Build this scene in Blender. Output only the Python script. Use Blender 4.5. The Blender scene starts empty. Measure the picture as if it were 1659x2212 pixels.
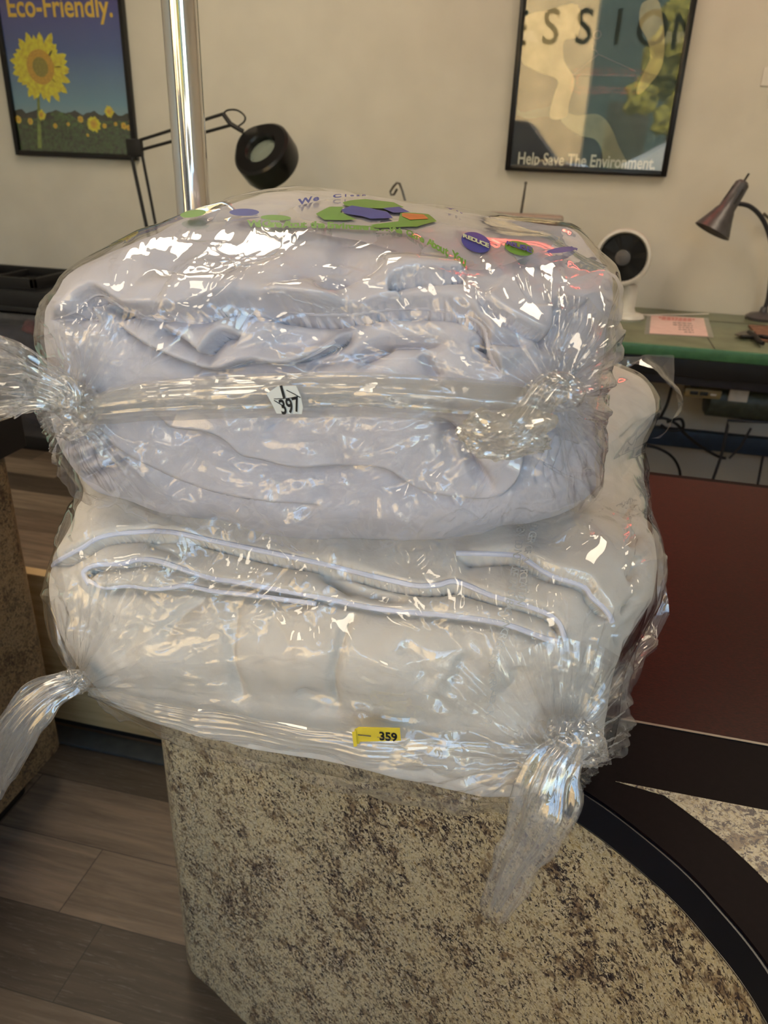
import bpy, bmesh, math, random
import numpy as np
from mathutils import Vector, Matrix
from mathutils.bvhtree import BVHTree

# ------------------------------------------------------------------ camera
FPX, EYE = 1660.0, 1.42
dn = np.array([-129.5, 3494.0, FPX]); dn /= np.linalg.norm(dn)
ay = np.array([444.5, -763.0, FPX]); ay -= ay.dot(dn)*dn; ay /= np.linalg.norm(ay)
az = -dn; ax = np.cross(ay, az)
RW = np.stack([ax, ay, az])              # rows: room axes in camera coordinates (x right, y down, z forward)
CAM = np.array([0.0, 0.0, EYE])
sc = bpy.context.scene
C = sc.collection
cd = bpy.data.cameras.new('camera'); cam = bpy.data.objects.new('camera', cd); C.objects.link(cam)
cd.sensor_fit = 'HORIZONTAL'; cd.sensor_width = 36.0; cd.lens = 36.0*FPX/1659.0
cd.clip_start = 0.02; cd.clip_end = 200
cd.dof.use_dof = True; cd.dof.focus_distance = 0.66; cd.dof.aperture_fstop = 15.0
m = Matrix.Identity(4)
cx, cy, cz = RW[:, 0], -RW[:, 1], -RW[:, 2]
for r in range(3):
    m[r][0], m[r][1], m[r][2], m[r][3] = cx[r], cy[r], cz[r], CAM[r]
cam.matrix_world = m
sc.camera = cam
sc.view_settings.view_transform = 'Standard'; sc.view_settings.look = 'None'
sc.view_settings.gamma = 1.0; sc.view_settings.use_curve_mapping = False
sc.view_settings.exposure = 0.92
sc.cycles.max_bounces = 7; sc.cycles.diffuse_bounces = 3; sc.cycles.glossy_bounces = 3
sc.cycles.transmission_bounces = 3; sc.cycles.transparent_max_bounces = 14
sc.cycles.use_adaptive_sampling = True; sc.cycles.adaptive_threshold = 0.06; sc.cycles.use_light_tree = False; sc.cycles.adaptive_min_samples = 16
sc.cycles.caustics_reflective = False; sc.cycles.caustics_refractive = False
sc.cycles.sample_clamp_indirect = 6.0
sc.cycles.use_denoising = True

# ------------------------------------------------------------------ world, sun, daylight
w = bpy.data.worlds.new('sky'); sc.world = w; w.use_nodes = True
nt = w.node_tree; nt.nodes.clear()
sky = nt.nodes.new('ShaderNodeTexSky'); sky.sky_type = 'NISHITA'; sky.sun_disc = False
sky.sun_elevation = math.radians(32); sky.sun_rotation = math.radians(10); sky.air_density = 1.2
bg = nt.nodes.new('ShaderNodeBackground'); bg.inputs[1].default_value = 0.62
wo = nt.nodes.new('ShaderNodeOutputWorld')
nt.links.new(sky.outputs[0], bg.inputs[0]); nt.links.new(bg.outputs[0], wo.inputs[0])
sl = bpy.data.lights.new('sun', 'SUN'); sl.energy = 4.2; sl.angle = 0.009; sl.color = (1, .86, .66)
so = bpy.data.objects.new('sun', sl); C.objects.link(so)
so.rotation_euler = Vector((0.25, -1.0, -0.75)).to_track_quat('-Z', 'Y').to_euler()

def area(name, loc, rot, sx, sy, power, col, spread=180):
    l = bpy.data.lights.new(name, 'AREA'); l.shape = 'RECTANGLE'; l.size = sx; l.size_y = sy
    l.energy = power; l.color = col; l.spread = math.radians(spread)
    o = bpy.data.objects.new(name, l); C.objects.link(o); o.location = loc; o.rotation_euler = rot
    return o
# sky portals in the three shop windows behind the camera
for k, (x0, x1) in enumerate([(-2.8, -1.04), (-1.0, .88), (.92, 2.6)]):
    o_ = area('window_portal', ((x0+x1)/2, -1.99, 1.55), (math.radians(90), 0, 0), x1-x0, 2.6, 1, (1, 1, 1))
    o_.data.cycles.is_portal = True
# unseen warm area lights added below the ceiling to brighten the room
for k, (x, y) in enumerate([(-1.3, 2.2), (1.0, 2.2), (-1.3, 0.1)]):
    area('added_ceiling_fill', (x, y, 2.95), (0, 0, 0), 0.60, 1.19, 11, (1, .84, .62))

# ------------------------------------------------------------------ helpers
rng = random.Random(7)
nr = np.random.RandomState(11)
def ray(x, y): return RW @ np.array([x-829.5, y-1106.0, FPX])
def on_z(x, y, z): r = ray(x, y); return CAM + r*(z-EYE)/r[2]
def on_y(x, y, yy): r = ray(x, y); return CAM + r*yy/r[1]
def on_x(x, y, xx): r = ray(x, y); return CAM + r*xx/r[0]
def proj(P):
    v = (np.asarray(P)-CAM) @ RW
    return v[:, 0]/v[:, 2]*FPX+829.5, v[:, 1]/v[:, 2]*FPX+1106.0, v[:, 2]

def thing(name, label, cat, loc=(0, 0, 0), group=None):
    o = bpy.data.objects.new(name, None); C.objects.link(o); o.location = loc
    o.empty_display_size = 0.05
    o['label'] = label; o['category'] = cat
    if group: o['group'] = group
    return o
def tag(o, label, cat, group=None):
    o['label'] = label; o['category'] = cat
    if group: o['group'] = group
    return o
def chain(parent):
    L = Vector((0, 0, 0))
    if parent.type == 'EMPTY': L = parent.location.copy()      # meshes carry room coordinates themselves
    return L
def adopt(o, parent):
    if parent is not None:
        o.parent = parent
        o.matrix_parent_inverse = Matrix.Translation(-chain(parent))
    return o
def mesh(name, V, Fc, mt, parent=None, smooth=False):
    me = bpy.data.meshes.new(name)
    V = np.asarray(V, dtype=np.float64)
    if isinstance(Fc, np.ndarray) and Fc.ndim == 2:
        n = len(Fc); k = Fc.shape[1]
        me.vertices.add(len(V)); me.vertices.foreach_set('co', V.astype(np.float32).ravel())
        me.loops.add(n*k); me.loops.foreach_set('vertex_index', Fc.astype(np.int32).ravel())
        me.polygons.add(n); me.polygons.foreach_set('loop_start', (np.arange(n)*k).astype(np.int32))
        me.update(calc_edges=True); me.validate()
    else:
        me.from_pydata([tuple(v) for v in V], [], [tuple(f) for f in Fc]); me.update()
    if smooth: me.polygons.foreach_set('use_smooth', [True]*len(me.polygons))
    me.materials.append(mt)
    o = bpy.data.objects.new(name, me); C.objects.link(o)
    return adopt(o, parent)
class MB:
    def __init__(s): s.bm = bmesh.new()
    def box(s, a, b, bev=0.0, rot=None, seg=2):
        r = bmesh.ops.create_cube(s.bm, size=1.0)
        vs = r['verts']; a = Vector(a); b = Vector(b); c = (a+b)/2; d = b-a
        for v in vs: v.co = Vector((v.co.x*d.x, v.co.y*d.y, v.co.z*d.z))
        if bev > 0:
            es = list({e for v in vs for e in v.link_edges})
            r2 = bmesh.ops.bevel(s.bm, geom=es, offset=bev, segments=seg, affect='EDGES', profile=.5)
            vs = list({v for v in vs if v.is_valid} | {v for v in r2['verts']})
        for v in vs:
            p = v.co.copy()
            if rot is not None: p = rot @ p
            v.co = p + c
        return s
    def tube(s, pts, rad, seg=12, cap=True, closed=False):
        pts = [Vector(p) for p in pts]; n = len(pts)
        if not hasattr(rad, '__len__'): rad = [rad]*n
        up = None; rings = []
        for i, p in enumerate(pts):
            if closed: t = (pts[(i+1) % n]-pts[i-1]).normalized()
            else: t = (pts[min(i+1, n-1)]-pts[max(i-1, 0)]).normalized()
            if up is None:
                up = Vector((0, 0, 1)) if abs(t.z) < .9 else Vector((1, 0, 0))
            u = (up - t*up.dot(t)).normalized(); v = t.cross(u); up = u
            rings.append([s.bm.verts.new(p+(u*math.cos(2*math.pi*k/seg)+v*math.sin(2*math.pi*k/seg))*rad[i]) for k in range(seg)])
        m_ = n if closed else n-1
        for i in range(m_):
            A, B = rings[i], rings[(i+1) % n]
            for k in range(seg):
                s.bm.faces.new((A[k], A[(k+1) % seg], B[(k+1) % seg], B[k]))
        if cap and not closed:
            s.bm.faces.new(rings[0][::-1]); s.bm.faces.new(rings[-1])
        return s
    def lathe(s, prof, axis=((0, 0, 0), (0, 0, 1)), seg=40):
        o = Vector(axis[0]); d = Vector(axis[1]).normalized()
        u = d.orthogonal().normalized(); v = d.cross(u); rings = []
        for (r, h) in prof:
            if r < 1e-6: rings.append([s.bm.verts.new(o+d*h)])
            else: rings.append([s.bm.verts.new(o+d*h+(u*math.cos(2*math.pi*k/seg)+v*math.sin(2*math.pi*k/seg))*r) for k in range(seg)])
        for A, B in zip(rings, rings[1:]):
            for k in range(seg):
                a0, a1 = A[k % len(A)], A[(k+1) % len(A)]; b0, b1 = B[k % len(B)], B[(k+1) % len(B)]
                f = [a0]
                for q in (a1, b1, b0):
                    if q not in f: f.append(q)
                if len(f) > 2:
                    try: s.bm.faces.new(f)
                    except ValueError: pass
        return s
    def prism(s, pts, vec):
        vec = Vector(vec); A = [s.bm.verts.new(p) for p in pts]; B = [s.bm.verts.new(Vector(p)+vec) for p in pts]
        s.bm.faces.new(A[::-1]); s.bm.faces.new(B); n = len(A)
        for i in range(n): s.bm.faces.new((A[i], A[(i+1) % n], B[(i+1) % n], B[i]))
        return s
    def face(s, pts): s.bm.faces.new([s.bm.verts.new(p) for p in pts]); return s
    def build(s, name, mt, parent=None, smooth=True, angle=35, recalc=True):
        if recalc: bmesh.ops.recalc_face_normals(s.bm, faces=s.bm.faces)
        me = bpy.data.meshes.new(name); s.bm.to_mesh(me); s.bm.free()
        if smooth:
            me.polygons.foreach_set('use_smooth', [True]*len(me.polygons))
            try: me.set_sharp_from_angle(angle=math.radians(angle))
            except Exception: pass
        me.materials.append(mt)
        o = bpy.data.objects.new(name, me); C.objects.link(o)
        return adopt(o, parent)
def struct(o): o['kind'] = 'structure'; return o

# value noise in numpy
_T = nr.rand(64, 64, 64).astype(np.float64)
def vnoise(P, sc_=1.0, off=0.0):
    Q = np.asarray(P)*sc_+off; I = np.floor(Q).astype(int); f = Q-I; f = f*f*f*(f*(f*6-15)+10)
    def g(a, b, c): return _T[(I[:, 0]+a) & 63, (I[:, 1]+b) & 63, (I[:, 2]+c) & 63]
    x, y, z = f[:, 0], f[:, 1], f[:, 2]
    c00 = g(0, 0, 0)*(1-x)+g(1, 0, 0)*x; c10 = g(0, 1, 0)*(1-x)+g(1, 1, 0)*x
    c01 = g(0, 0, 1)*(1-x)+g(1, 0, 1)*x; c11 = g(0, 1, 1)*(1-x)+g(1, 1, 1)*x
    return ((c00*(1-y)+c10*y)*(1-z)+(c01*(1-y)+c11*y)*z)*2-1

# ------------------------------------------------------------------ materials
def lin(c): return tuple(((v/255)/12.92 if v/255 <= .04045 else ((v/255+.055)/1.055)**2.4) for v in c)+(1,)
class NB:
    def __init__(s, name):
        s.m = bpy.data.materials.new(name); s.m.use_nodes = True; s.t = s.m.node_tree; s.t.nodes.clear()
        s.out = s.n('ShaderNodeOutputMaterial')
    def n(s, ty, ins=None, **kw):
        x = s.t.nodes.new(ty)
        for k, v in kw.items(): setattr(x, k, v)
        for k, v in (ins or {}).items():
            if isinstance(v, bpy.types.NodeSocket): s.t.links.new(v, x.inputs[k])
            else: x.inputs[k].default_value = v
        return x
    def math(s, op, a, b=0.0, c=None):
        d = {0: a, 1: b}
        if c is not None: d[2] = c
        return s.n('ShaderNodeMath', d, operation=op).outputs[0]
    def ramp(s, fac, stops, interp='LINEAR'):
        r = s.n('ShaderNodeValToRGB', {0: fac}); r.color_ramp.interpolation = interp
        e = r.color_ramp.elements
        while len(e) < len(stops): e.new(.5)
        for el, (p, c) in zip(e, stops): el.position = p; el.color = c if len(c) == 4 else tuple(c)+(1,)
        return r.outputs[0]
    def noise(s, vec, scale, detail=3, rough=.5, dist=0.0):
        return s.n('ShaderNodeTexNoise', {'Vector': vec, 'Scale': scale, 'Detail': detail, 'Roughness': rough, 'Distortion': dist})
    def pos(s): return s.n('ShaderNodeNewGeometry').outputs['Position']
    def mapv(s, vec, scale=(1, 1, 1), rot=(0, 0, 0), loc=(0, 0, 0)):
        return s.n('ShaderNodeMapping', {'Vector': vec, 'Scale': scale, 'Rotation': rot, 'Location': loc}).outputs[0]
    def mix(s, fac, a, b, bt='MIX'):
        x = s.t.nodes.new('ShaderNodeMix'); x.data_type = 'RGBA'; x.blend_type = bt
        for i, v in ((0, fac), (6, a), (7, b)):
            if isinstance(v, bpy.types.NodeSocket): s.t.links.new(v, x.inputs[i])
            else: x.inputs[i].default_value = v
        return x.outputs[2]
    def pbr(s, color, rough=.5, metallic=0.0, normal=None, **kw):
        d = {'Base Color': color, 'Roughness': rough, 'Metallic': metallic}
        if normal is not None: d['Normal'] = normal
        d.update(kw)
        p = s.n('ShaderNodeBsdfPrincipled', d); s.t.links.new(p.outputs[0], s.out.inputs[0]); return s.m
    def bump(s, h, strength=.3, dist=.001):
        return s.n('ShaderNodeBump', {'Height': h, 'Strength': strength, 'Distance': dist}).outputs[0]
    def shader(s, sh): s.t.links.new(sh, s.out.inputs[0]); return s.m
def plain(name, rgb, rough=.5, metallic=0.0, nz=0.04, nscale=40, bump=0.0, **kw):
    b = NB(name); nn = b.noise(b.pos(), nscale, 2)
    c = lin(rgb); d = tuple(max(0, v*(1-nz*3)) for v in c[:3])+(1,); e = tuple(min(1, v*(1+nz*3)) for v in c[:3])+(1,)
    col = b.ramp(nn.outputs[0], [(.3, d), (.7, e)])
    nm = b.bump(nn.outputs[0], bump, .001) if bump else None
    return b.pbr(col, rough, metallic, nm, **kw)

M = {}
M['wall'] = plain('painted_wall', (212, 208, 196), .75, nz=.012, nscale=6)
M['ceiling'] = plain('ceiling_paint', (222, 218, 208), .85, nz=.01)
M['black_gloss'] = plain('black_gloss', (13, 13, 15), .28, nz=.02)
M['black_matte'] = plain('black_matte', (20, 19, 19), .55, nz=.05)
M['black_plastic'] = plain('black_plastic', (30, 31, 33), .42, nz=.04)
M['white_plastic'] = plain('white_plastic', (214, 211, 203), .35, nz=.015)
M['grey_metal'] = plain('grey_enamel', (88, 86, 88), .38, .35, nz=.05)
M['chrome'] = plain('chrome', (225, 225, 225), .06, 1.0, nz=.0)
M['steel'] = plain('dull_steel', (120, 115, 108), .35, .9)
M['green_top'] = plain('green_worktop', (112, 122, 98), .42, nz=.06, nscale=12)
M['green_edge'] = plain('green_edging', (70, 118, 82), .4, nz=.05)
M['green_motor'] = plain('green_motor_enamel', (70, 76, 64), .45, nz=.1)
M['beige_plastic'] = plain('beige_plastic', (150, 132, 90), .5, nz=.04)
M['blue_bar'] = plain('blue_grey_rail', (40, 58, 78), .5, nz=.05)
M['dark_rail'] = plain('dark_grey_rail', (52, 52, 58), .5, nz=.05)
M['paper'] = plain('paper', (226, 222, 214), .7, nz=.01)
M['pink_paper'] = plain('pink_paper', (222, 196, 190), .6, nz=.02)
M['ink_red'] = plain('red_ink', (206, 138, 130), .7, nz=.01)
M['ink_grey'] = plain('grey_ink', (130, 120, 116), .7, nz=.01)
M['ink_black'] = plain('black_ink', (22, 22, 24), .6, nz=.0)
M['ink_green'] = plain('green_print', (100, 150, 52), .5, nz=.02)
M['ink_blue'] = plain('blue_print', (44, 62, 150), .5, nz=.02)
M['ink_pale'] = plain('pale_print', (196, 214, 170), .5, nz=.02)
M['print_white'] = plain('white_print_ground', (222, 218, 226), .5, nz=.01)
M['ink_white'] = plain('white_lettering', (228, 224, 208), .6, nz=.01)
M['ink_orange'] = plain('orange_print', (205, 120, 50), .6, nz=.05)
M['yellow_tag'] = plain('yellow_ticket', (232, 208, 66), .6, nz=.03)
M['white_tag'] = plain('white_ticket', (228, 232, 230), .6, nz=.01)
M['mint'] = plain('mint_sheet', (150, 196, 184), .5, nz=.01)
M['red_cloth'] = plain('red_cloth', (130, 40, 48), .8, nz=.1)
M['beige_cloth'] = plain('beige_cloth', (140, 128, 110), .8, nz=.1)
M['navy_cloth'] = plain('navy_cloth', (34, 40, 62), .8, nz=.1)
M['grey_print'] = plain('grey_strip_metal', (76, 80, 82), .35, .3, nz=.05)
M['asphalt'] = plain('pavement', (120, 116, 110), .9, nz=.06)
M['leaf'] = plain('foliage', (130, 120, 44), .8, nz=.25, nscale=8)
M['stucco'] = plain('sunlit_stucco', (222, 190, 140), .85, nz=.06, nscale=3)
M['bark'] = plain('bark', (80, 62, 46), .9, nz=.1)

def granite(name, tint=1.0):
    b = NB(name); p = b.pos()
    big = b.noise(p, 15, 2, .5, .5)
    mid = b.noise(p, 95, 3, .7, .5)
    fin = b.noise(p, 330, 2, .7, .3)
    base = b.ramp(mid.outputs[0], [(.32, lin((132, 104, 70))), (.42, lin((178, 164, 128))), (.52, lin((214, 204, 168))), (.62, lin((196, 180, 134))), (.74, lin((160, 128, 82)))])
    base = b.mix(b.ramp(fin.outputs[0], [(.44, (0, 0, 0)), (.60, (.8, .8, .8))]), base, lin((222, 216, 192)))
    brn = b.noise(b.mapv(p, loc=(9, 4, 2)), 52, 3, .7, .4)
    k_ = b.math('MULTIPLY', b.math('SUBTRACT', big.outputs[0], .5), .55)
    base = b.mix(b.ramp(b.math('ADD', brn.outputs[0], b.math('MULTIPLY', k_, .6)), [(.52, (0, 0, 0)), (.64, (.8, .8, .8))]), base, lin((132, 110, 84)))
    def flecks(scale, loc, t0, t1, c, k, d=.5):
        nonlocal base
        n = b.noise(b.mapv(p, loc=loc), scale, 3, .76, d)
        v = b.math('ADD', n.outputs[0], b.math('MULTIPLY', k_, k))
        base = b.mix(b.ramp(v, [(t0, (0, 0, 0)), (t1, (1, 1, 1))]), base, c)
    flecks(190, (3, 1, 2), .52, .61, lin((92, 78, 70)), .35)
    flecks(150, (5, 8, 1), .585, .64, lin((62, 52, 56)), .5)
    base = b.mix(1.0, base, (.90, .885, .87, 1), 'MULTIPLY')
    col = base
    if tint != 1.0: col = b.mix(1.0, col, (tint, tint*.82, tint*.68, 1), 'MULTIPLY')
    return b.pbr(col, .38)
M['granite'] = granite('granite_laminate')
M['granite_shaded'] = granite('shaded_granite_laminate', .46)  # same laminate, with the shade of the side counter multiplied into its colour

def wood_floor():
    b = NB('plank_floor'); p = b.pos(); s = b.n('ShaderNodeSeparateXYZ', {0: p})
    ry = b.math('DIVIDE', b.math('SUBTRACT', s.outputs[1], .078), .1605)
    row = b.math('FLOOR', ry); fy = b.math('SUBTRACT', ry, row)
    h = b.n('ShaderNodeTexWhiteNoise', {'W': row}, noise_dimensions='1D').outputs[0]
    for rw, hv_ in ((4, .6217), (5, .704)):
        is_ = b.math('COMPARE', row, float(rw), .1); h = b.math('ADD', b.math('MULTIPLY', h, b.math('SUBTRACT', 1.0, is_)), b.math('MULTIPLY', is_, hv_))
    rx = b.math('DIVIDE', b.math('ADD', s.outputs[0], b.math('MULTIPLY', h, 1.2)), 1.2)
    colm = b.math('FLOOR', rx); fx = b.math('SUBTRACT', rx, colm)
    cell = b.n('ShaderNodeCombineXYZ', {0: row, 1: colm}).outputs[0]
    hv = b.n('ShaderNodeTexWhiteNoise', {'Vector': cell}, noise_dimensions='3D')
    offp = b.n('ShaderNodeVectorMath', {0: b.mapv(p, (2.2, 26, 1)), 1: b.n('ShaderNodeVectorMath', {0: hv.outputs['Color'], 3: 30.0}, operation='SCALE').outputs[0]}, operation='ADD').outputs[0]
    g = b.noise(offp, 1.6, 7, .62, .7)
    g2 = b.noise(offp, 9, 4, .7, .3)
    base = b.ramp(hv.outputs['Value'], [(0, lin((70, 60, 50))), (.35, lin((100, 86, 72))), (.7, lin((122, 106, 90))), (1, lin((146, 132, 116)))])
    gr = b.ramp(g.outputs[0], [(.3, (.5, .47, .44)), (.5, (1, 1, 1)), (.66, (1.45, 1.42, 1.4))])
    col = b.mix(.8, base, gr, 'MULTIPLY')
    col = b.mix(b.ramp(g2.outputs[0], [(.56, (0, 0, 0)), (.7, (.3, .3, .3))]), col, lin((136, 131, 124)))
    e = b.math('MULTIPLY', b.math('GREATER_THAN', fy, .012), b.math('GREATER_THAN', fx, .0016))
    col = b.mix(e, lin((46, 40, 35)), col)
    return b.pbr(col, .5, 0, b.bump(g2.outputs[0], .12, .0006))
M['floor'] = wood_floor()
def light_wood():
    b = NB('light_oak_laminate'); p = b.mapv(b.pos(), (2, 2, 26))
    g = b.noise(p, 2.2, 6, .6, .5)
    return b.pbr(b.ramp(g.outputs[0], [(.3, lin((178, 146, 100))), (.6, lin((206, 176, 128))), (.8, lin((220, 194, 146)))]), .5)
M['oak'] = light_wood()
def red_lam():
    b = NB('dark_red_laminate'); g = b.noise(b.mapv(b.pos(), (1, 3, 1)), 260, 3, .6)
    return b.pbr(b.ramp(g.outputs[0], [(.35, lin((46, 6, 6))), (.65, lin((68, 13, 10)))]), .34, 0, b.bump(g.outputs[0], .08, .0004), **{'Specular IOR Level': .10})
M['red_lam'] = red_lam()
M['brown_lam'] = plain('dark_brown_laminate', (23, 14, 16), .42, nz=.04, nscale=200, **{'Specular IOR Level': .04})
M['edge_band'] = plain('black_edge_band', (16, 19, 28), .34, nz=.02)

def film(name, veil, rough=.07, refl=1.0, bscale=70, bstr=.35, tint=(1, 1, 1), stretch=(1, 1, 1), base=.07, veilc=(.80, .82, .84)):
    b = NB(name)
    if bstr > 0:
        n1 = b.noise(b.pos(), bscale, 1.0, .5).outputs[0]
        nm = b.bump(n1, bstr, .006)
    else: nm = b.n('ShaderNodeNewGeometry').outputs['Normal']
    f = b.n('ShaderNodeLayerWeight', {'Blend': .5, 'Normal': nm}).outputs['Facing']
    fac = b.math('MULTIPLY', b.math('ADD', b.math('MULTIPLY', b.math('POWER', f, 4.0), .9-base), base), refl)
    fac = b.math('MINIMUM', fac, .9)
    tr = b.n('ShaderNodeBsdfTransparent', {0: tint+(1,)}).outputs[0]
    gl = b.n('ShaderNodeBsdfGlossy', {'Color': (1, 1, 1, 1), 'Roughness': rough, 'Normal': nm}).outputs[0]
    df = b.n('ShaderNodeBsdfDiffuse', {'Color': veilc+(1,), 'Normal': nm}).outputs[0]
    tl = b.n('ShaderNodeBsdfTranslucent', {'Color': veilc+(1,)}).outputs[0]
    vm = b.n('ShaderNodeMixShader', {0: .4, 1: df, 2: tl}).outputs[0]
    a = b.n('ShaderNodeMixShader', {0: veil, 1: tr, 2: vm}).outputs[0]
    return b.shader(b.n('ShaderNodeMixShader', {0: fac, 1: a, 2: gl}).outputs[0])
M['film'] = film('clear_plastic_film', .03, rough=.03, base=.07, bscale=34, bstr=0)
M['film_panel'] = film('white_printed_film', .6, rough=.08, base=.06, bscale=30, bstr=.1, veilc=(.80, .78, .83))
M['film_flap'] = film('flap_plastic_film', .30, rough=.05, base=.10, bscale=45, bstr=.3, veilc=(.80, .79, .75))
M['film_ball'] = film('crumpled_plastic_film', .34, rough=.05, base=.14, bstr=0, veilc=(.74, .71, .63))
M['film_tail'] = film('tail_plastic_film', .10, rough=.04, base=.11, bscale=50, bstr=0, veilc=(.95, .96, .97))
M['film_fan'] = film('fan_plastic_film', .05, rough=.04, base=.08, bscale=50, bstr=0, veilc=(.92, .93, .95))
M['film_loose'] = film('loose_plastic_film', .13, rough=.05, base=.10, bscale=45, bstr=.35, veilc=(.92, .93, .95))
M['film_bunch'] = film('bunched_plastic_film', .12, rough=.05, base=.14, bscale=60, bstr=.2, veilc=(.92, .93, .95))
def glass(name, base=.07):
    b = NB(name)
    f = b.n('ShaderNodeLayerWeight', {'Blend': .5}).outputs['Facing']
    fac = b.math('ADD', b.math('MULTIPLY', b.math('POWER', f, 5.0), .9), base)
    tr = b.n('ShaderNodeBsdfTransparent', {0: (.97, .98, .97, 1)}).outputs[0]
    gl = b.n('ShaderNodeBsdfGlossy', {'Roughness': .02}).outputs[0]
    return b.shader(b.n('ShaderNodeMixShader', {0: fac, 1: tr, 2: gl}).outputs[0])
M['glass'] = glass('clear_glass', .05)
M['poster_glass'] = glass('poster_glass', .085)
M['clear_drawer'] = film('clear_drawer_plastic', .12, base=.05, bstr=0, veilc=(.35, .37, .42))
def cloth(name, rgb, rgb2):
    b = NB(name); p = b.pos()
    n1 = b.noise(p, 38, 2, .6, .4); n2 = b.noise(p, 600, 0, .5)
    col = b.ramp(n1.outputs[0], [(.3, lin(rgb)), (.7, lin(rgb2))])
    nm = b.bump(b.math('ADD', n1.outputs[0], b.math('MULTIPLY', n2.outputs[0], .06)), .30, .006)
    return b.pbr(col, .8, 0, nm, **{'Sheen Weight': .1})
M['cloth_white'] = cloth('white_cotton', (206, 206, 218), (218, 217, 228))
M['cloth_cream'] = cloth('cream_cotton', (218, 213, 205), (228, 224, 217))
M['piping_blue'] = cloth('pale_blue_piping', (222, 226, 246), (232, 236, 252))
def emit(name, col, s):
    b = NB(name); return b.shader(b.n('ShaderNodeEmission', {0: col+(1,), 1: s}).outputs[0])

def text_mesh(body, size, mt, name, parent, place, bold=0.0, align='CENTER', shear=0.0, ext=0.0):
    cu = bpy.data.curves.new(name, 'FONT'); cu.body = body; cu.size = size; cu.align_x = align; cu.align_y = 'CENTER'
    cu.offset = bold; cu.shear = shear; cu.extrude = ext; cu.resolution_u = 4
    o = bpy.data.objects.new(name, cu); C.objects.link(o); bpy.context.view_layer.update()
    me = bpy.data.meshes.new_from_object(o.evaluated_get(bpy.context.evaluated_depsgraph_get()))
    bpy.data.objects.remove(o); bpy.data.curves.remove(cu)
    for v in me.vertices: v.co = place(v.co.copy())
    me.materials.clear(); me.materials.append(mt); me.name = name
    o = bpy.data.objects.new(name, me); C.objects.link(o)
    return adopt(o, parent)

# ------------------------------------------------------------------ room shell
XL, XR, YB, YF, ZC = -3.3, 2.8, 3.5, -2.0, 3.0
struct(MB().box((XL-.1, YF-.1, -.05), (XR+.1, YB+.1, 0)).build('floor', M['floor'], smooth=False))
struct(MB().box((XL-.1, YF-.1, ZC), (XR+.1, YB+.1, ZC+.08)).build('ceiling', M['ceiling'], smooth=False))
struct(MB().box((XL-.1, YB, 0), (XR+.1, YB+.1, ZC)).build('wall_back', M['wall'], smooth=False))
struct(MB().box((XL-.1, YF-.1, 0), (XL, YB+.1, ZC)).build('wall_left', M['wall'], smooth=False))
struct(MB().box((XR, YF-.1, 0), (XR+.1, YB+.1, ZC)).build('wall_right', M['wall'], smooth=False))
wins = [(-2.8, -1.04), (-1.0, .88), (.92, 2.6)]
fw = MB().box((XL-.1, YF-.1, 0), (XR+.1, YF, .25)).box((XL-.1, YF-.1, 2.85), (XR+.1, YF, ZC))
fw.box((XL-.1, YF-.1, .25), (-2.8, YF, 2.85)).box((-1.04, YF-.1, .25), (-1.0, YF, 2.85)).box((.88, YF-.1, .25), (.92, YF, 2.85)).box((2.6, YF-.1, .25), (XR+.1, YF, 2.85))
struct(fw.build('wall_front', M['wall'], smooth=False))
for i, (a, b_) in enumerate(wins):
    f = MB().box((a, YF-.08, .25), (a+.04, YF-.02, 2.85)).box((b_-.04, YF-.08, .25), (b_, YF-.02, 2.85)).box((a, YF-.08, .25), (b_, YF-.02, .29)).box((a, YF-.08, 2.81), (b_, YF-.02, 2.85))
    wi = struct(f.build('window_%d' % (i+1), M['steel'], smooth=False))
    MB().box((a+.04, YF-.055, .29), (b_-.04, YF-.05, 2.81)).build('pane', M['glass'], wi, smooth=False)
bb = MB().box((XL, YB-.012, 0), (XR, YB, .09), .003); struct(bb.build('baseboard_back', M['wall']))

# window lettering (reads from the street; seen mirrored in the poster glass)
t = thing('window_lettering', 'large dark outlined letters arched across the shop window', 'lettering', (0, YF-.04, 2.2))
word = 'PROFESSIONAL'
for i, ch in enumerate(word):
    xx = -.54+(i-5)*.32
    zz = 2.36+.17*(1-((i-6)/6.5)**2)
    text_mesh(ch, .43, M['black_matte'], 'letter', t, lambda v, xx=xx, zz=zz: Vector((xx+v.x*.9, YF-.045, zz+v.y)), bold=.004)

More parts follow.
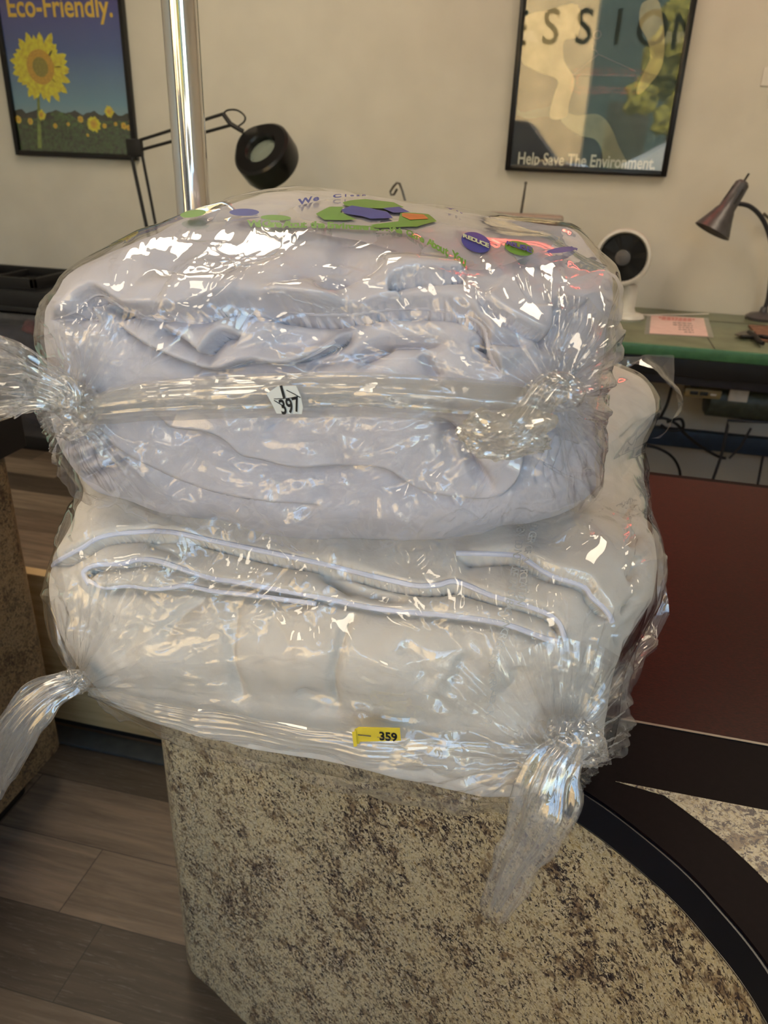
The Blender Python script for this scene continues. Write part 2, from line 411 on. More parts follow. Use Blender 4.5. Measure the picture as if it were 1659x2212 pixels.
# street outside
struct(MB().box((-30, -40, -.2), (30, YF-.1, -.08)).build('ground', M['asphalt'], smooth=False))
bt = thing('stucco_building', 'sunlit sand coloured building across the street outside the window', 'building', (-4, -11, 0))
MB().box((-12, -14, -.1), (-.2, -10, 6.2)).build('wall', M['stucco'], bt, smooth=False)
MB().box((-12.2, -14.2, 6.2), (-.05, -9.8, 6.5)).build('cornice', M['stucco'], bt, smooth=False)
for k in range(3): MB().box((-10.4+k*3.4, -10.03, .6), (-8.8+k*3.4, -9.98, 2.6)).build('window', M['black_gloss'], bt, smooth=False)
for (x, y, h, lab) in [(1.55, -9.5, 3.9, 'green street tree beside the sunlit building outside'), (6.2, -12, 6.2, 'green street tree farther right outside the window')]:
    t = thing('street_tree', lab, 'tree', (x, y, -.08), 'street trees outside')
    MB().tube([(x, y, -.08), (x+.05, y, h*.35), (x, y, h*.7)], [.16, .12, .06]).build('trunk', M['bark'], t)
    bm = bmesh.new()
    for k in range(60):
        q = Vector((rng.gauss(0, .3), rng.gauss(0, .3), rng.gauss(0, .45)))
        r_ = bmesh.ops.create_icosphere(bm, subdivisions=2, radius=rng.uniform(.15, .32))
        for v in r_['verts']: v.co = v.co*(1+.3*math.sin(v.co.x*30+k)*math.cos(v.co.z*23))+q+Vector((x, y, h*.8))
    me = bpy.data.meshes.new('foliage'); bm.to_mesh(me); bm.free(); me.materials.append(M['leaf'])
    o = bpy.data.objects.new('foliage', me); C.objects.link(o); adopt(o, t)
# parked van outside
t = thing('parked_van', 'white van parked at the kerb outside the shop window', 'van', (2.0, -6.2, -.08))
bt2 = thing('office_building', 'shaded dark teal building farther down the street outside', 'building', (3, -26, 0))
MB().box((-.6, -30, -.1), (14, -26, 7.2)).build('wall', plain('shaded_teal_wall', (58, 74, 72), .8), bt2, smooth=False)
for k in range(6): MB().box((.4+k*2.2, -26.04, 1.2), (1.9+k*2.2, -25.98, 3.2)).build('window', M['black_gloss'], bt2, smooth=False)
body = [(.5, .25), (4.4, .25), (4.4, 1.1), (4.2, 1.72), (1.3, 1.75), (.8, 1.45), (.5, 1.3)]
MB().prism([(px_, -7.0, z_) for px_, z_ in body], (0, 1.7, 0)).build('van_body', M['white_plastic'], t)
MB().box((1.3, -5.31, 1.15), (3.9, -5.28, 1.55), .01).build('side_window', M['black_gloss'], t)
for x in (1.05, 3.6): MB().lathe([(0, -.1), (.32, -.1), (.34, 0), (.32, .1), (0, .1)], ((x, -5.35, .26), (0, 1, 0))).build('wheel', M['black_matte'], t)

t = thing('dark_van', 'dark delivery van parked in front of the sand coloured building', 'van', (-1.4, -7, -.08))
body = [(-4.2, .25), (-.15, .25), (-.15, 1.1), (-.45, 1.25), (-1.0, 1.85), (-4.0, 1.9), (-4.2, 1.7)]
MB().prism([(px_, -8.0, z_) for px_, z_ in body], (0, 1.7, 0)).build('van_body', M['black_plastic'], t)
for x in (-3.5, -.8): MB().lathe([(0, -.1), (.32, -.1), (.34, 0), (.32, .1), (0, .1)], ((x, -6.32, .26), (0, 1, 0))).build('wheel', M['black_matte'], t)

# added unseen ceiling lights and red neon (over the workroom, above the frame)
for (x, y, lab) in [(-1.3, 2.2, 'added warm flat ceiling light over the left of the workroom'), (1.0, 2.2, 'added warm flat ceiling light over the green worktable'), (-1.3, .1, 'added warm flat ceiling light over the customer side')]:
    t = thing('added_ceiling_light', lab, 'ceiling light', (x, y, ZC), 'added flat ceiling lights')
    MB().box((x-.31, y-.6, 2.965), (x+.31, y+.6, ZC), .005).build('frame', M['white_plastic'], t)
neon = emit('red_neon', (1, .10, .06), 10.0)
t = thing('neon_sign', 'red neon tube border hanging high on the back wall', 'neon sign', (.1, 3.45, 2.5))
MB().box((-.5, 3.47, 2.28), (.7, 3.495, 2.70), .004).build('backing_board', M['black_matte'], t)
def rr(x0, x1, z0, z1, r, y, n=6):
    P = []
    for cx_, cz_, a0 in ((x1-r, z1-r, 0), (x0+r, z1-r, 90), (x0+r, z0+r, 180), (x1-r, z0+r, 270)):
        for k in range(n+1):
            a = math.radians(a0+90*k/n); P.append((cx_+r*math.cos(a), y, cz_+r*math.sin(a)))
    return P
MB().tube(rr(-.44, .64, 2.33, 2.65, .06, 3.45), .007, closed=True).build('neon_tube', neon, t)
MB().tube(rr(-.36, .56, 2.39, 2.59, .05, 3.45), .007, closed=True).build('neon_tube', neon, t)

# ------------------------------------------------------------------ posters
def frame_bm(x0, x1, z0, z1, wd=.022, y0=YB-.03, y1=YB-.002):
    f = MB()
    f.box((x0, y0, z0), (x0+wd, y1, z1), .003).box((x1-wd, y0, z0), (x1, y1, z1), .003)
    f.box((x0+wd-.001, y0, z0), (x1-wd+.001, y1, z0+wd), .003).box((x0+wd-.001, y0, z1-wd), (x1-wd+.001, y1, z1), .003)
    return f
YP = YB-.012
def flat(name, pts, mt, parent, d):
    return MB().prism([(x, YP-d, z) for x, z in pts], (0, -.0004, 0)).build(name, mt, parent, smooth=False)
def pxw(x, y): p = on_y(x, y, YP); return p[0], p[2]
# sunflower poster
x0, x1, z0, z1 = -2.632, -2.0, 1.327, 2.24
t = thing('sunflower_poster', 'black framed sunflower field poster on the wall, left of the chrome pole', 'poster', ((x0+x1)/2, YB, z0))
frame_bm(x0, x1, z0, z1).build('frame', M['black_gloss'], t)
b = NB('sunflower_sky_print'); s_ = b.n('ShaderNodeSeparateXYZ', {0: b.pos()})
fz = b.n('ShaderNodeMapRange', {0: s_.outputs[2], 1: 1.40, 2: 2.0}).outputs[0]
M['sky_print'] = b.pbr(b.ramp(fz, [(0, lin((176, 198, 192))), (.25, lin((116, 164, 194))), (.6, lin((66, 98, 176))), (1, lin((76, 62, 160)))]), .5)
MB().box((x0+.015, YP, z0+.015), (x1-.015, YB-.003, z1-.015)).build('print', M['sky_print'], t, smooth=False)
M['petal'] = plain('sunflower_petal', (255, 226, 34), .6, nz=.08, nscale=60)
M['petal2'] = plain('sunflower_petal_deep', (250, 196, 30), .6, nz=.08, nscale=60)
M['disc'] = plain('sunflower_disc', (236, 170, 40), .7, nz=.15, nscale=200)
M['disc2'] = plain('sunflower_disc_centre', (158, 146, 44), .7, nz=.15, nscale=200)
M['stem'] = plain('sunflower_stem', (128, 148, 60), .7, nz=.1)
M['dark_leaf'] = plain('field_green', (40, 62, 26), .7, nz=.6, nscale=70)
M['mid_leaf'] = plain('leaf_green', (62, 96, 40), .7, nz=.3, nscale=70)
M['hill'] = plain('dark_tree_line', (26, 34, 30), .8, nz=.2)
def flower(cx_, cz_, r, n, parent, mts, d, name, petal_w=.5, seed=1):
    q = random.Random(seed)
    a_ = MB()
    for layer in range(2):
        for k in range(n):
            a = 2*math.pi*(k+.5*layer)/n+q.uniform(-.08, .08); R_ = r*q.uniform(.86, 1.06)*(1 if layer == 0 else .9)
            wv = 2*math.pi/n*petal_w*1.5
            pts = [(cx_+math.cos(a+da)*R_*rr_, cz_+math.sin(a+da)*R_*rr_) for rr_, da in ((.35, -wv*.7), (.7, -wv*.65), (.9, -wv*.3), (1, 0), (.9, wv*.3), (.7, wv*.65), (.35, wv*.7))]
            a_.prism([(x, YP-d-layer*.0003, z) for x, z in pts], (0, -.0002, 0))
    a_.build(name, mts[0], parent, smooth=False)
    for rr_, mt, dd in ((.46, mts[1], .0008), (.26, mts[2], .0012)):
        flat(name+'_disc' if rr_ > .4 else name+'_centre', [(cx_+r*rr_*math.cos(k*math.pi/12), cz_+r*rr_*math.sin(k*math.pi/12)) for k in range(24)], mt, parent, d+dd)
fx, fz_ = pxw(88, 145); _, ftop = pxw(88, 70)
hor = pxw(150, 248)[1]
flat('printed_tree_line', [(x0+.02, z0+.02)]+[(x0+.02+k*.0196, hor+.01+.008*math.sin(k*1.3)+.004*math.sin(k*3.7)) for k in range(31)]+[(x1-.02, z0+.02)], M['hill'], t, .0003)
flat('printed_field', [(x0+.02, z0+.02)]+[(x0+.02+k*.0098, hor-.022+.007*rng.random()) for k in range(61)]+[(x1-.02, z0+.02)], M['dark_leaf'], t, .0006)
st_b, st_t = pxw(86, 320), pxw(83, 205)
flat('printed_stem', [(st_b[0]-.010, st_b[1]), (st_t[0]-.006, st_t[1]), (st_t[0]+.006, st_t[1]), (st_b[0]+.012, st_b[1])], M['stem'], t, .0012)
lf = [pxw(*p) for p in [(106, 244), (125, 241), (150, 246), (172, 262), (185, 280), (165, 277), (135, 262), (118, 256)]]
flat('printed_leaf', lf, M['mid_leaf'], t, .0013)
flower(fx, fz_, .150, 17, t, (M['petal'], M['disc'], M['disc2']), .0016, 'printed_sunflower', seed=3)
for i, (px_, py_, r_) in enumerate([(203, 268, .036), (236, 241, .026), (90, 248, .024), (40, 258, .018), (66, 262, .016), (174, 258, .016), (120, 272, .012), (268, 272, .016), (279, 276, .014), (250, 268, .010), (148, 268, .010), (190, 292, .008), (282, 262, .009), (226, 272, .012)]):
    xx, zz = pxw(px_, py_)
    flower(xx, zz, r_, 10, t, (M['petal'] if i < 3 else M['petal2'], M['petal2'] if i < 3 else M['disc'], M['disc']), .0014, 'printed_small_sunflower', seed=i)
xa, za = pxw(20, 18); xb, zb = pxw(238, 14)
M['title_yellow'] = plain('yellow_title', (250, 206, 70), .6, nz=.01)
text_mesh('Eco-Friendly.', .115, M['title_yellow'], 'poster_lettering', t, lambda v: Vector(((xa+xb)/2+v.x*.86, YP-.003, za+.004+v.y)), bold=.0022)
MB().box((x0+.02, YP-.0065, z0+.02), (x1-.02, YP-.005, z1-.02)).build('glass_pane', M['poster_glass'], t, smooth=False)

# environment poster
x0, x1, z0, z1 = -.333, .303, 1.350, 2.26
t = thing('environment_poster', 'black framed dark teal poster reading Help Save The Environment on the back wall', 'poster', (0, YB, z0))
frame_bm(x0, x1, z0, z1).build('frame', M['black_gloss'], t)
b = NB('teal_print'); g = b.noise(b.pos(), 1.6, 2, .5, .4)
M['teal_print'] = b.pbr(b.ramp(g.outputs[0], [(.3, lin((34, 44, 42))), (.55, lin((66, 88, 84))), (.75, lin((86, 108, 100)))]), .5)
M['dark_print'] = plain('charcoal_print', (30, 28, 26), .6, nz=.1, nscale=12)
M['pale_print'] = plain('pale_grey_green_print', (146, 148, 120), .6, nz=.06, nscale=14)
M['pale_print2'] = plain('pale_cream_print', (188, 176, 136), .6, nz=.06, nscale=14)
MB().box((x0+.015, YP, z0+.015), (x1-.015, YB-.003, z1-.015)).build('print', M['teal_print'], t, smooth=False)
def pflat(name, pts, mt, d): return flat(name, [pxw(*p) for p in pts], mt, t, d)
def z2(L): return [(1050+x*.3671, y*.367) for x, y in L]
def smooth_poly(L, n=4):
    out = []; N_ = len(L)
    for i in range(N_):
        p0, p1, p2, p3 = [np.array(L[(i+k-1) % N_], float) for k in range(4)]
        for k in range(n):
            u = k/n; out.append(tuple(.5*((2*p1)+(-p0+p2)*u+(2*p0-5*p1+4*p2-p3)*u*u+(-p0+3*p1-3*p2+p3)*u**3)))
    return out
pflat('printed_dark_form', smooth_poly(z2([(200, 365), (280, 400), (370, 430), (420, 480), (400, 560), (380, 620), (300, 640), (185, 640)])), M['dark_print'], .0004)
pflat('printed_dark_ground', smooth_poly(z2([(165, 700), (250, 700), (400, 690), (520, 760), (640, 820), (680, 900), (700, 985), (430, 985), (150, 975)])), M['dark_print'], .0006)
pflat('printed_dark_column', smooth_poly(z2([(760, 190), (830, 170), (900, 230), (950, 320), (930, 500), (900, 640), (870, 800), (860, 960), (800, 940), (760, 700), (700, 640), (560, 600), (700, 520), (760, 400)])), M['teal_print'], .0002)
pflat('printed_pale_limb', smooth_poly(z2([(470, 665), (540, 680), (640, 670), (700, 700), (745, 770), (780, 860), (820, 940), (815, 985), (700, 985), (680, 880), (640, 820), (560, 800), (490, 760), (440, 705)])), M['pale_print'], .0010)
pflat('printed_pale_curve', smooth_poly(z2([(930, 10), (1010, 0), (1040, 120), (1050, 260), (1030, 400), (960, 500), (905, 555), (885, 535), (920, 440), (965, 340), (950, 240), (905, 150), (905, 60)])), M['pale_print2'], .0010)
pflat('printed_pale_trunk', smooth_poly(z2([(230, 100), (360, 60), (540, 30), (540, 210), (460, 240), (460, 360), (520, 470), (490, 600), (470, 690), (375, 690), (400, 560), (420, 470), (300, 420), (210, 360), (215, 240)])), M['pale_print2'], .0012)
hg = [pxw(1050+a_*.3671, b_*.367) for a_, b_ in [(660, 320), (880, 420), (870, 448), (510, 443), (660, 320), (650, 300), (625, 290), (630, 265)]]
MB().tube([(x, YP-.0022, z) for x, z in hg], .0018, seg=6).build('printed_hanger', M['ink_grey'], t)
rg = pxw(1050+655*.3671, 205*.367)
MB().tube([(rg[0]+.013*math.cos(a/8*math.pi), YP-.0022, rg[1]+.013*math.sin(a/8*math.pi)) for a in range(16)], .0018, seg=6, closed=True).build('printed_hanger_ring', M['ink_grey'], t)
xa, za = pxw(1112, 345); xb, zb = pxw(1423, 352)
text_mesh('Help Save The Environment.', .063, M['ink_white'], 'poster_lettering', t, lambda v: Vector(((xa+xb)/2+v.x*.745, YP-.003, (za+zb)/2+v.y)), bold=.0012)
MB().box((x0+.02, YP-.0065, z0+.02), (x1-.02, YP-.005, z1-.02)).build('glass_pane', M['poster_glass'], t, smooth=False)

# note on the wall at the right edge
xa, za = pxw(1644, 185); _, zt = pxw(1650, 145); _, zt2 = pxw(1655, 50)
o = MB().box((xa, YB-.004, za), (xa+.21, YB-.0005, zt)).box((xa+.012, YB-.003, zt), (xa+.2, YB-.0005, zt2)).build('wall_notice', M['paper'], smooth=False)
tag(o, 'white paper notice on the wall at the right edge of view', 'notice')

# ------------------------------------------------------------------ green work table by the wall
TZ = .84
tf = on_z(1659, 766, TZ)[1]
tb = thing('sewing_table', 'green topped industrial sewing table along the back wall', 'table', (.3, 3.1, 0))
TX0, TX1 = -2.05, 1.75
o = MB().box((TX0, tf+.012, TZ-.03), (TX1, YB-.005, TZ), .002).build('table_top', M['green_top'], tb)
MB().box((TX0, tf, TZ-.038), (TX1, tf+.014, TZ+.001), .004).build('front_edging', M['green_edge'], tb)
sx = on_z(1535, 740, TZ)[0]
MB().box((sx-.0015, tf+.012, TZ), (sx+.0015, 3.30, TZ+.0008)).box((sx-.0015, 3.298, TZ), (TX1, 3.302, TZ+.0008)).build('top_seam', M['black_matte'], tb, smooth=False)
MB().box((TX0+.05, tf+.10, TZ-.155), (TX1-.05, tf+.13, TZ-.10), .004).build('apron_rail', M['dark_rail'], tb)
zb_ = on_y(1500, 945, 3.3)[2]
MB().box((TX0+.1, 3.28, zb_-.045), (TX1-.1, 3.32, zb_+.03), .004).build('stretcher_rail', M['blue_bar'], tb)
MB().box((TX0+.02, tf+.02, TZ-.105), (TX1-.02, tf+.045, TZ-.036), .003).build('under_strip', M['black_matte'], tb)  # plain black strip below the front edging
for x in (TX0+.1, .05, 1.55):
    MB().box((x-.02, 2.9, .03), (x+.02, 2.94, TZ-.03), .004).build('leg', M['black_matte'], tb)
    MB().box((x-.02, 3.36, .03), (x+.02, 3.40, TZ-.03), .004).build('leg', M['black_matte'], tb)
    MB().box((x-.03, 2.86, 0), (x+.03, 3.44, .035), .008).build('foot', M['black_matte'], tb)
# drawer box under the top (upper right) is part of the table
p = on_y(1625, 795, tf+.06)
MB().box((p[0], tf+.03, TZ-.075), (p[0]+.35, tf+.3, TZ-.038), .004).build('pull_tray', M['green_motor'], tb)

# sewing motor, switch
mp = on_y(1600, 865, 3.15)
t = thing('sewing_motor', 'dull green electric motor hung under the green table', 'motor', (mp[0], 3.15, mp[2]))
MB().lathe([(0, -.16), (.055, -.16), (.07, -.15), (.072, 0), (.07, .13), (.05, .15), (0, .15)], ((mp[0]+.03, 3.15, mp[2]), (1, 0, 0)), 28).build('motor_body', M['green_motor'], t)
MB().box((mp[0]-.02, 3.1, mp[2]+.05), (mp[0]+.06, 3.2, TZ-.03)).build('bracket', M['black_matte'], t)
MB().lathe([(0, 0), (.05, 0), (.055, .02), (.05, .04), (0, .04)], ((mp[0]+.19, 3.15, mp[2]), (1, 0, 0)), 24).build('pulley', M['black_matte'], t)
q = on_y(1596, 855, 3.07)
MB().box((q[0]-.035, 3.073, q[2]-.025), (q[0]+.035, 3.079, q[2]+.02), .002).build('rating_plate', M['white_plastic'], t)
q0, q1 = on_y(1480, 835, 3.0), on_y(1555, 862, 3.0)
t = thing('motor_switch', 'beige switch box with two black buttons under the green table', 'switch', (q0[0], 3.0, q1[2]))
MB().box((q0[0], 2.985, q1[2]), (q1[0], 3.03, q0[2]), .006).build('housing', M['beige_plastic'], t)
MB().box((q0[0]+.02, 3.0, q0[2]-.001), (q0[0]+.05, 3.02, TZ-.03)).build('bracket', M['black_matte'], t)
dx = (q1[0]-q0[0])
for k in range(2): MB().box((q0[0]+dx*(.14+.27*k), 2.978, q1[2]+.012), (q0[0]+dx*(.36+.27*k), 2.986, q0[2]-.010), .002).build('button', M['black_plastic'], t)
MB().box((q0[0]+dx*.70, 2.982, q1[2]+.014), (q0[0]+dx*.86, 2.986, q0[2]-.014), .001).build('label_plate', M['paper'], t)
# pedal linkage
t = thing('pedal_linkage', 'thin dark steel pedal rods below the sewing motor', 'linkage', (q1[0], 3.1, 0))
P = [on_y(x, y, 3.12) for x, y in [(1535, 1050), (1558, 985), (1572, 920), (1572, 908), (1659, 912), (1700, 914)]]
MB().tube([tuple(p) for p in P], .006, 8).build('rod', M['dark_rail'], t)
P = [on_y(x, y, 3.14) for x, y in [(1622, 925), (1600, 965), (1575, 990)]]
MB().tube([tuple(p) for p in P], .005, 8).build('rod', M['dark_rail'], t)
P = [on_y(x, y, 3.14) for x, y in [(1648, 985), (1636, 1050), (1630, 1110)]]
MB().tube([tuple(p) for p in P], .005, 8).build('rod', M['dark_rail'], t)
pb = on_y(1535, 1050, 3.12)
MB().tube([tuple(pb), (pb[0]-.03, 3.0, .06)], .006, 8).build('rod', M['dark_rail'], t)
MB().box((pb[0]-.2, 2.85, .03), (pb[0]+.12, 3.1, .06), .006).build('pedal', M['black_matte'], t)
def cable(name, pts, lab, mt='black_matte', r=.006):
    o = MB().tube([tuple(on_y(*p)) for p in smooth_open(pts)], r, 8).build(name, M[mt]); return tag(o, lab, 'cable')
def smooth_open(L, n=5):
    out = []; L = [np.array(p, float) for p in L]; N_ = len(L)
    for i in range(N_-1):
        p0, p1, p2, p3 = L[max(i-1, 0)], L[i], L[i+1], L[min(i+2, N_-1)]
        for k in range(n):
            u = k/n; out.append(.5*((2*p1)+(-p0+p2)*u+(2*p0-5*p1+4*p2-p3)*u*u+(-p0+3*p1-3*p2+p3)*u**3))
    out.append(L[-1]); return out
cable('power_cable', [(1380, 960, 3.1), (1405, 915, 3.08), (1430, 903, 3.08), (1460, 915, 3.08), (1478, 935, 3.1), (1510, 962, 3.12), (1550, 985, 3.13), (1568, 990, 3.13)], 'black cable sagging from the bag side toward the pedal rods')
cable('power_cable', [(1440, 912, 3.09), (1470, 905, 3.09), (1475, 925, 3.09), (1450, 930, 3.09), (1428, 918, 3.09)], 'small black loop of cable under the switch box')
cable('power_cable', [(1380, 960, 3.2), (1420, 968, 3.2), (1450, 985, 3.2), (1466, 1010, 3.2), (1470, 1040, 3.2), (1470, 1100, 3.2)], 'black cable curving down to the floor behind the red counter')
cable('power_cable', [(1453, 828, 3.1), (1445, 860, 3.1), (1438, 880, 3.1), (1425, 905, 3.1)], 'short black cable dropping below the table rail')

# white fan
t = thing('desk_fan', 'round white desk fan with black grille on the green table', 'fan', (.214, 3.22, TZ))
fc = on_y(1346, 556, 3.2); fc = Vector((fc[0], 3.2, fc[2]))
FR = .105
ax_ = Vector((-.10, -1, .06)).normalized()
MB().lathe([(FR*.82, .02), (FR*.88, .038), (FR*.97, .035), (FR, .0), (FR*.97, -.05), (FR*.8, -.085), (FR*.5, -.10), (0, -.105)], (fc, ax_), 48).build('shell', M['white_plastic'], t)
MB().lathe([(0, .004), (FR*.82, .004), (FR*.84, .02)], (fc, ax_), 48).build('grille_back', M['black_matte'], t)
gm = MB(); u_ = ax_.orthogonal().normalized(); v_ = ax_.cross(u_)
for k in range(44):
    P = []
    for j in range(7):
        rr_ = FR*(.26+.57*j/6); a = 2*math.pi*k/44+.9*j/6
        P.append(fc+ax_*(.030-.006*(j/6)**2)+(u_*math.cos(a)+v_*math.sin(a))*rr_)
    gm.tube(P, .0011, 5)
gm.build('grille', M['black_plastic'], t)
MB().lathe([(FR*.28, .024), (FR*.27, .034), (0, .037)], (fc, ax_), 30).build('hub_cap', M['grey_metal'], t)
fb = MB()
for k in range(7):
    a = 2*math.pi*k/7; d1 = (u_*math.cos(a)+v_*math.sin(a)); d2 = (u_*math.cos(a+.6)+v_*math.sin(a+.6))
    fb.face([fc+d1*FR*.2+ax_*.014, fc+d1*FR*.8+ax_*.010, fc+d2*FR*.78+ax_*.02, fc+d2*FR*.2+ax_*.02])
fb.build('blades', M['black_plastic'], t)
MB().lathe([(0, 0), (.075, 0), (.078, .008), (.07, .018), (.04, .024), (.034, .04), (.034, .10), (.03, .13), (0, .13)], ((.214, 3.22, TZ), (0, 0, 1)), 40).build('stand', M['white_plastic'], t)
o = MB().tube([(.25, 3.29, TZ+.004), (.32, 3.31, TZ+.003), (.37, 3.34, TZ+.003), (.45, 3.38, TZ+.003), (.56, 3.44, TZ+.003)], .0035, 8).build('fan_cord', M['white_plastic'], t)

# laminated instruction sheet
c4 = [on_z(1397, 680, TZ), on_z(1530, 688, TZ), on_z(1542, 730, TZ), on_z(1392, 722, TZ)]
t = thing('laminated_sheet', 'pink laminated instruction sheet lying on the green table', 'sheet', tuple(c4[3]))
def bil(u, v, z): return tuple(Vector(c4[0])*(1-u)*(1-v)+Vector(c4[1])*u*(1-v)+Vector(c4[2])*u*v+Vector(c4[3])*(1-u)*v+Vector((0, 0, z)))
MB().prism([bil(0, 0, .0006), bil(0, 1, .0006), bil(1, 1, .0006), bil(1, 0, .0006)], (0, 0, .0008)).build('laminate', M['clear_drawer'], t, smooth=False)
MB().prism([bil(.07, .03, .0016), bil(.07, .97, .0016), bil(.92, .97, .0016), bil(.92, .03, .0016)], (0, 0, .0005)).build('sheet_paper', M['pink_paper'], t, smooth=False)
lm = MB()
def word_line(v, u0, u1, hh, seed):
    q = random.Random(seed); u = u0
    while u < u1:
        L_ = q.uniform(.03, .07)
        lm.prism([bil(u, v, .0024), bil(u, v+hh, .0024), bil(min(u+L_, u1), v+hh, .0024), bil(min(u+L_, u1), v, .0024)], (0, 0, .0003)); u += L_+.015
word_line(.10, .2, .78, .08, 1); word_line(.2, .24, .72, .06, 2)
lm.build('red_heading_lines', M['ink_red'], t, smooth=False)
lm = MB()
for k, (u0, u1) in enumerate([(.42, .72), (.42, .72), (.5, .72), (.5, .72), (.58, .72)]): word_line(.36+.11*k, u0, u1, .04, k+5)
lm.build('grey_text_lines', M['ink_grey'], t, smooth=False)

# scissors with cloth at the right edge
sp = [on_z(x, y, TZ+.012) for x, y in [(1588, 722), (1612, 718), (1625, 722), (1640, 735), (1659, 738)]]
t = thing('fabric_shears', 'black handled shears lying on brown cloth at the table right', 'scissors', tuple(sp[2]))
MB().prism([tuple(on_z(x, y, TZ+.010)) for x, y in [(1587, 724), (1605, 717), (1628, 716), (1628, 726), (1605, 729)]], (0, 0, .004)).build('blade', M['steel'], t)
MB().tube([tuple(on_z(x, y, TZ+.014)) for x, y in [(1618, 718), (1630, 727), (1640, 738), (1648, 742)]], [.008, .01, .009, .007]).build('handle', M['black_matte'], t)
MB().tube([tuple(on_z(x, y, TZ+.014)) for x, y in [(1600, 727), (1625, 728), (1645, 727), (1662, 730)]], [.006, .009, .008, .008]).build('handle', M['black_matte'], t)
qp = [on_z(x, y, TZ) for x, y in [(1616, 706), (1700, 710), (1710, 742), (1640, 740), (1632, 724)]]
o = MB().prism([tuple(q) for q in qp], (0, 0, .008)).build('fabric_scrap', plain('brown_scrap_cloth', (124, 92, 74), .9, nz=.1), smooth=False); tag(o, 'folded brown cloth scrap under the shears on the green table', 'cloth')

# gooseneck lamp
t = thing('gooseneck_lamp', 'grey gooseneck desk lamp with conical shade on the green table', 'lamp', (.76, 3.42, TZ))
a1 = Vector(on_y(1607, 392, 3.3)); a2 = Vector(on_y(1538, 500, 3.27))
d_ = (a2-a1).normalized()
L_ = (a2-a1).length
MB().lathe([(0, 0), (.018, .0), (.026, .010), (.028, .05), (.031, .105), (.037, .115), (.042, .13), (.070, L_), (.068, L_), (.040, .132), (0, .12)], (a1, d_), 40).build('lamp_shade', M['grey_metal'], t)
MB().tube([a1-d_*.03, a1+d_*.005], .004, 8).build('switch', M['black_matte'], t)
for k in range(4):
    a = k*math.pi/2+.4; uu = d_.orthogonal().normalized(); vv = d_.cross(uu); dd = uu*math.cos(a)+vv*math.sin(a)
    MB().tube([a1+dd*.0275+d_*.03, a1+dd*.030+d_*.085], .003, 6).build('vent_slot', M['black_matte'], t)
neck = smooth_open([tuple(a1+d_*.085+Vector((.02, .03, .0)))]+[tuple(on_y(*p)) for p in [(1618, 445, 3.34), (1645, 470, 3.38), (1662, 510, 3.40), (1668, 560, 3.41), (1660, 640, 3.42)]]+[(.76, 3.42, TZ+.03)])
MB().tube([tuple(p) for p in neck], .0085, 12).build('gooseneck', M['dark_rail'], t)
MB().lathe([(0, 0), (.062, 0), (.064, .012), (.05, .022), (.016, .03), (.012, .05), (0, .05)], ((.76, 3.42, TZ), (0, 0, 1)), 32).build('lamp_base', M['grey_metal'], t)
MB().tube([tuple(on_y(1650, 462, 3.45)), tuple(on_y(1662, 472, 3.47)), (.9, 3.48, 1.17)], .006, 8).build('side_rod', M['steel'], t)

# radio with antenna on a storage box
rl = on_y(1050, 458, 3.2); rrr = on_y(1218, 462, 3.2)
t = thing('portable_radio', 'grey portable radio with raised antenna behind the bags', 'radio', ((rl[0]+rrr[0])/2, 3.22, 1.02))
MB().box((rl[0], 3.16, 1.02), (rrr[0], 3.27, rl[2]), .014, seg=3).build('radio_case', plain('radio_grey', (150, 143, 132), .4, nz=.02), t)
MB().box((rl[0]+.18, 3.150, 1.13), (rrr[0]-.02, 3.162, rl[2]-.014), .004).build('red_display_panel', plain('radio_red', (140, 76, 66), .35, nz=.03), t)
for x in (rl[0]+.085, rrr[0]-.09): MB().lathe([(0, 0), (.05, 0), (.05, .006), (.042, .009), (0, .006)], ((x, 3.16, 1.078), (0, -1, 0)), 32).build('speaker_grille', M['black_matte'], t)
aa, ab = on_y(1136, 394, 3.24), on_y(1124, 470, 3.24)
MB().tube([tuple(ab), tuple(ab+(aa-ab)*.5), tuple(aa)], [.0055, .005, .0035], 8).build('antenna', M['steel'], t)
MB().tube([tuple(aa-(aa-ab)*.05), tuple(aa+(aa-ab)*.02)], .0055, 8).build('antenna_tip', M['steel'], t)
o = MB().box((rl[0]-.04, 3.08, TZ), (rrr[0]+.04, 3.38, 1.02), .006).build('storage_box', M['black_plastic']); tag(o, 'dark storage box on the green table carrying the radio', 'box')

# wire hook stand
t = thing('wire_hook', 'bent steel wire hook rising behind the upper bag', 'hook', (-.72, 3.3, TZ))
P = [on_y(*p) for p in [(858, 408, 3.25), (851, 420, 3.25), (845, 421, 3.25), (843, 414, 3.25), (850, 403, 3.25), (857, 395, 3.25), (863, 396, 3.25), (869, 412, 3.25), (876, 436, 3.25), (880, 470, 3.25)]]
P = [tuple(p) for p in P]+[(P[-1][0]+.01, 3.26, TZ+.015)]
MB().tube(P, .0048, 8).build('hook_wire', M['steel'], t)
MB().lathe([(0, 0), (.06, 0), (.06, .012), (.01, .02), (0, .02)], ((P[-1][0], 3.26, TZ), (0, 0, 1)), 24).build('hook_base', M['steel'], t)

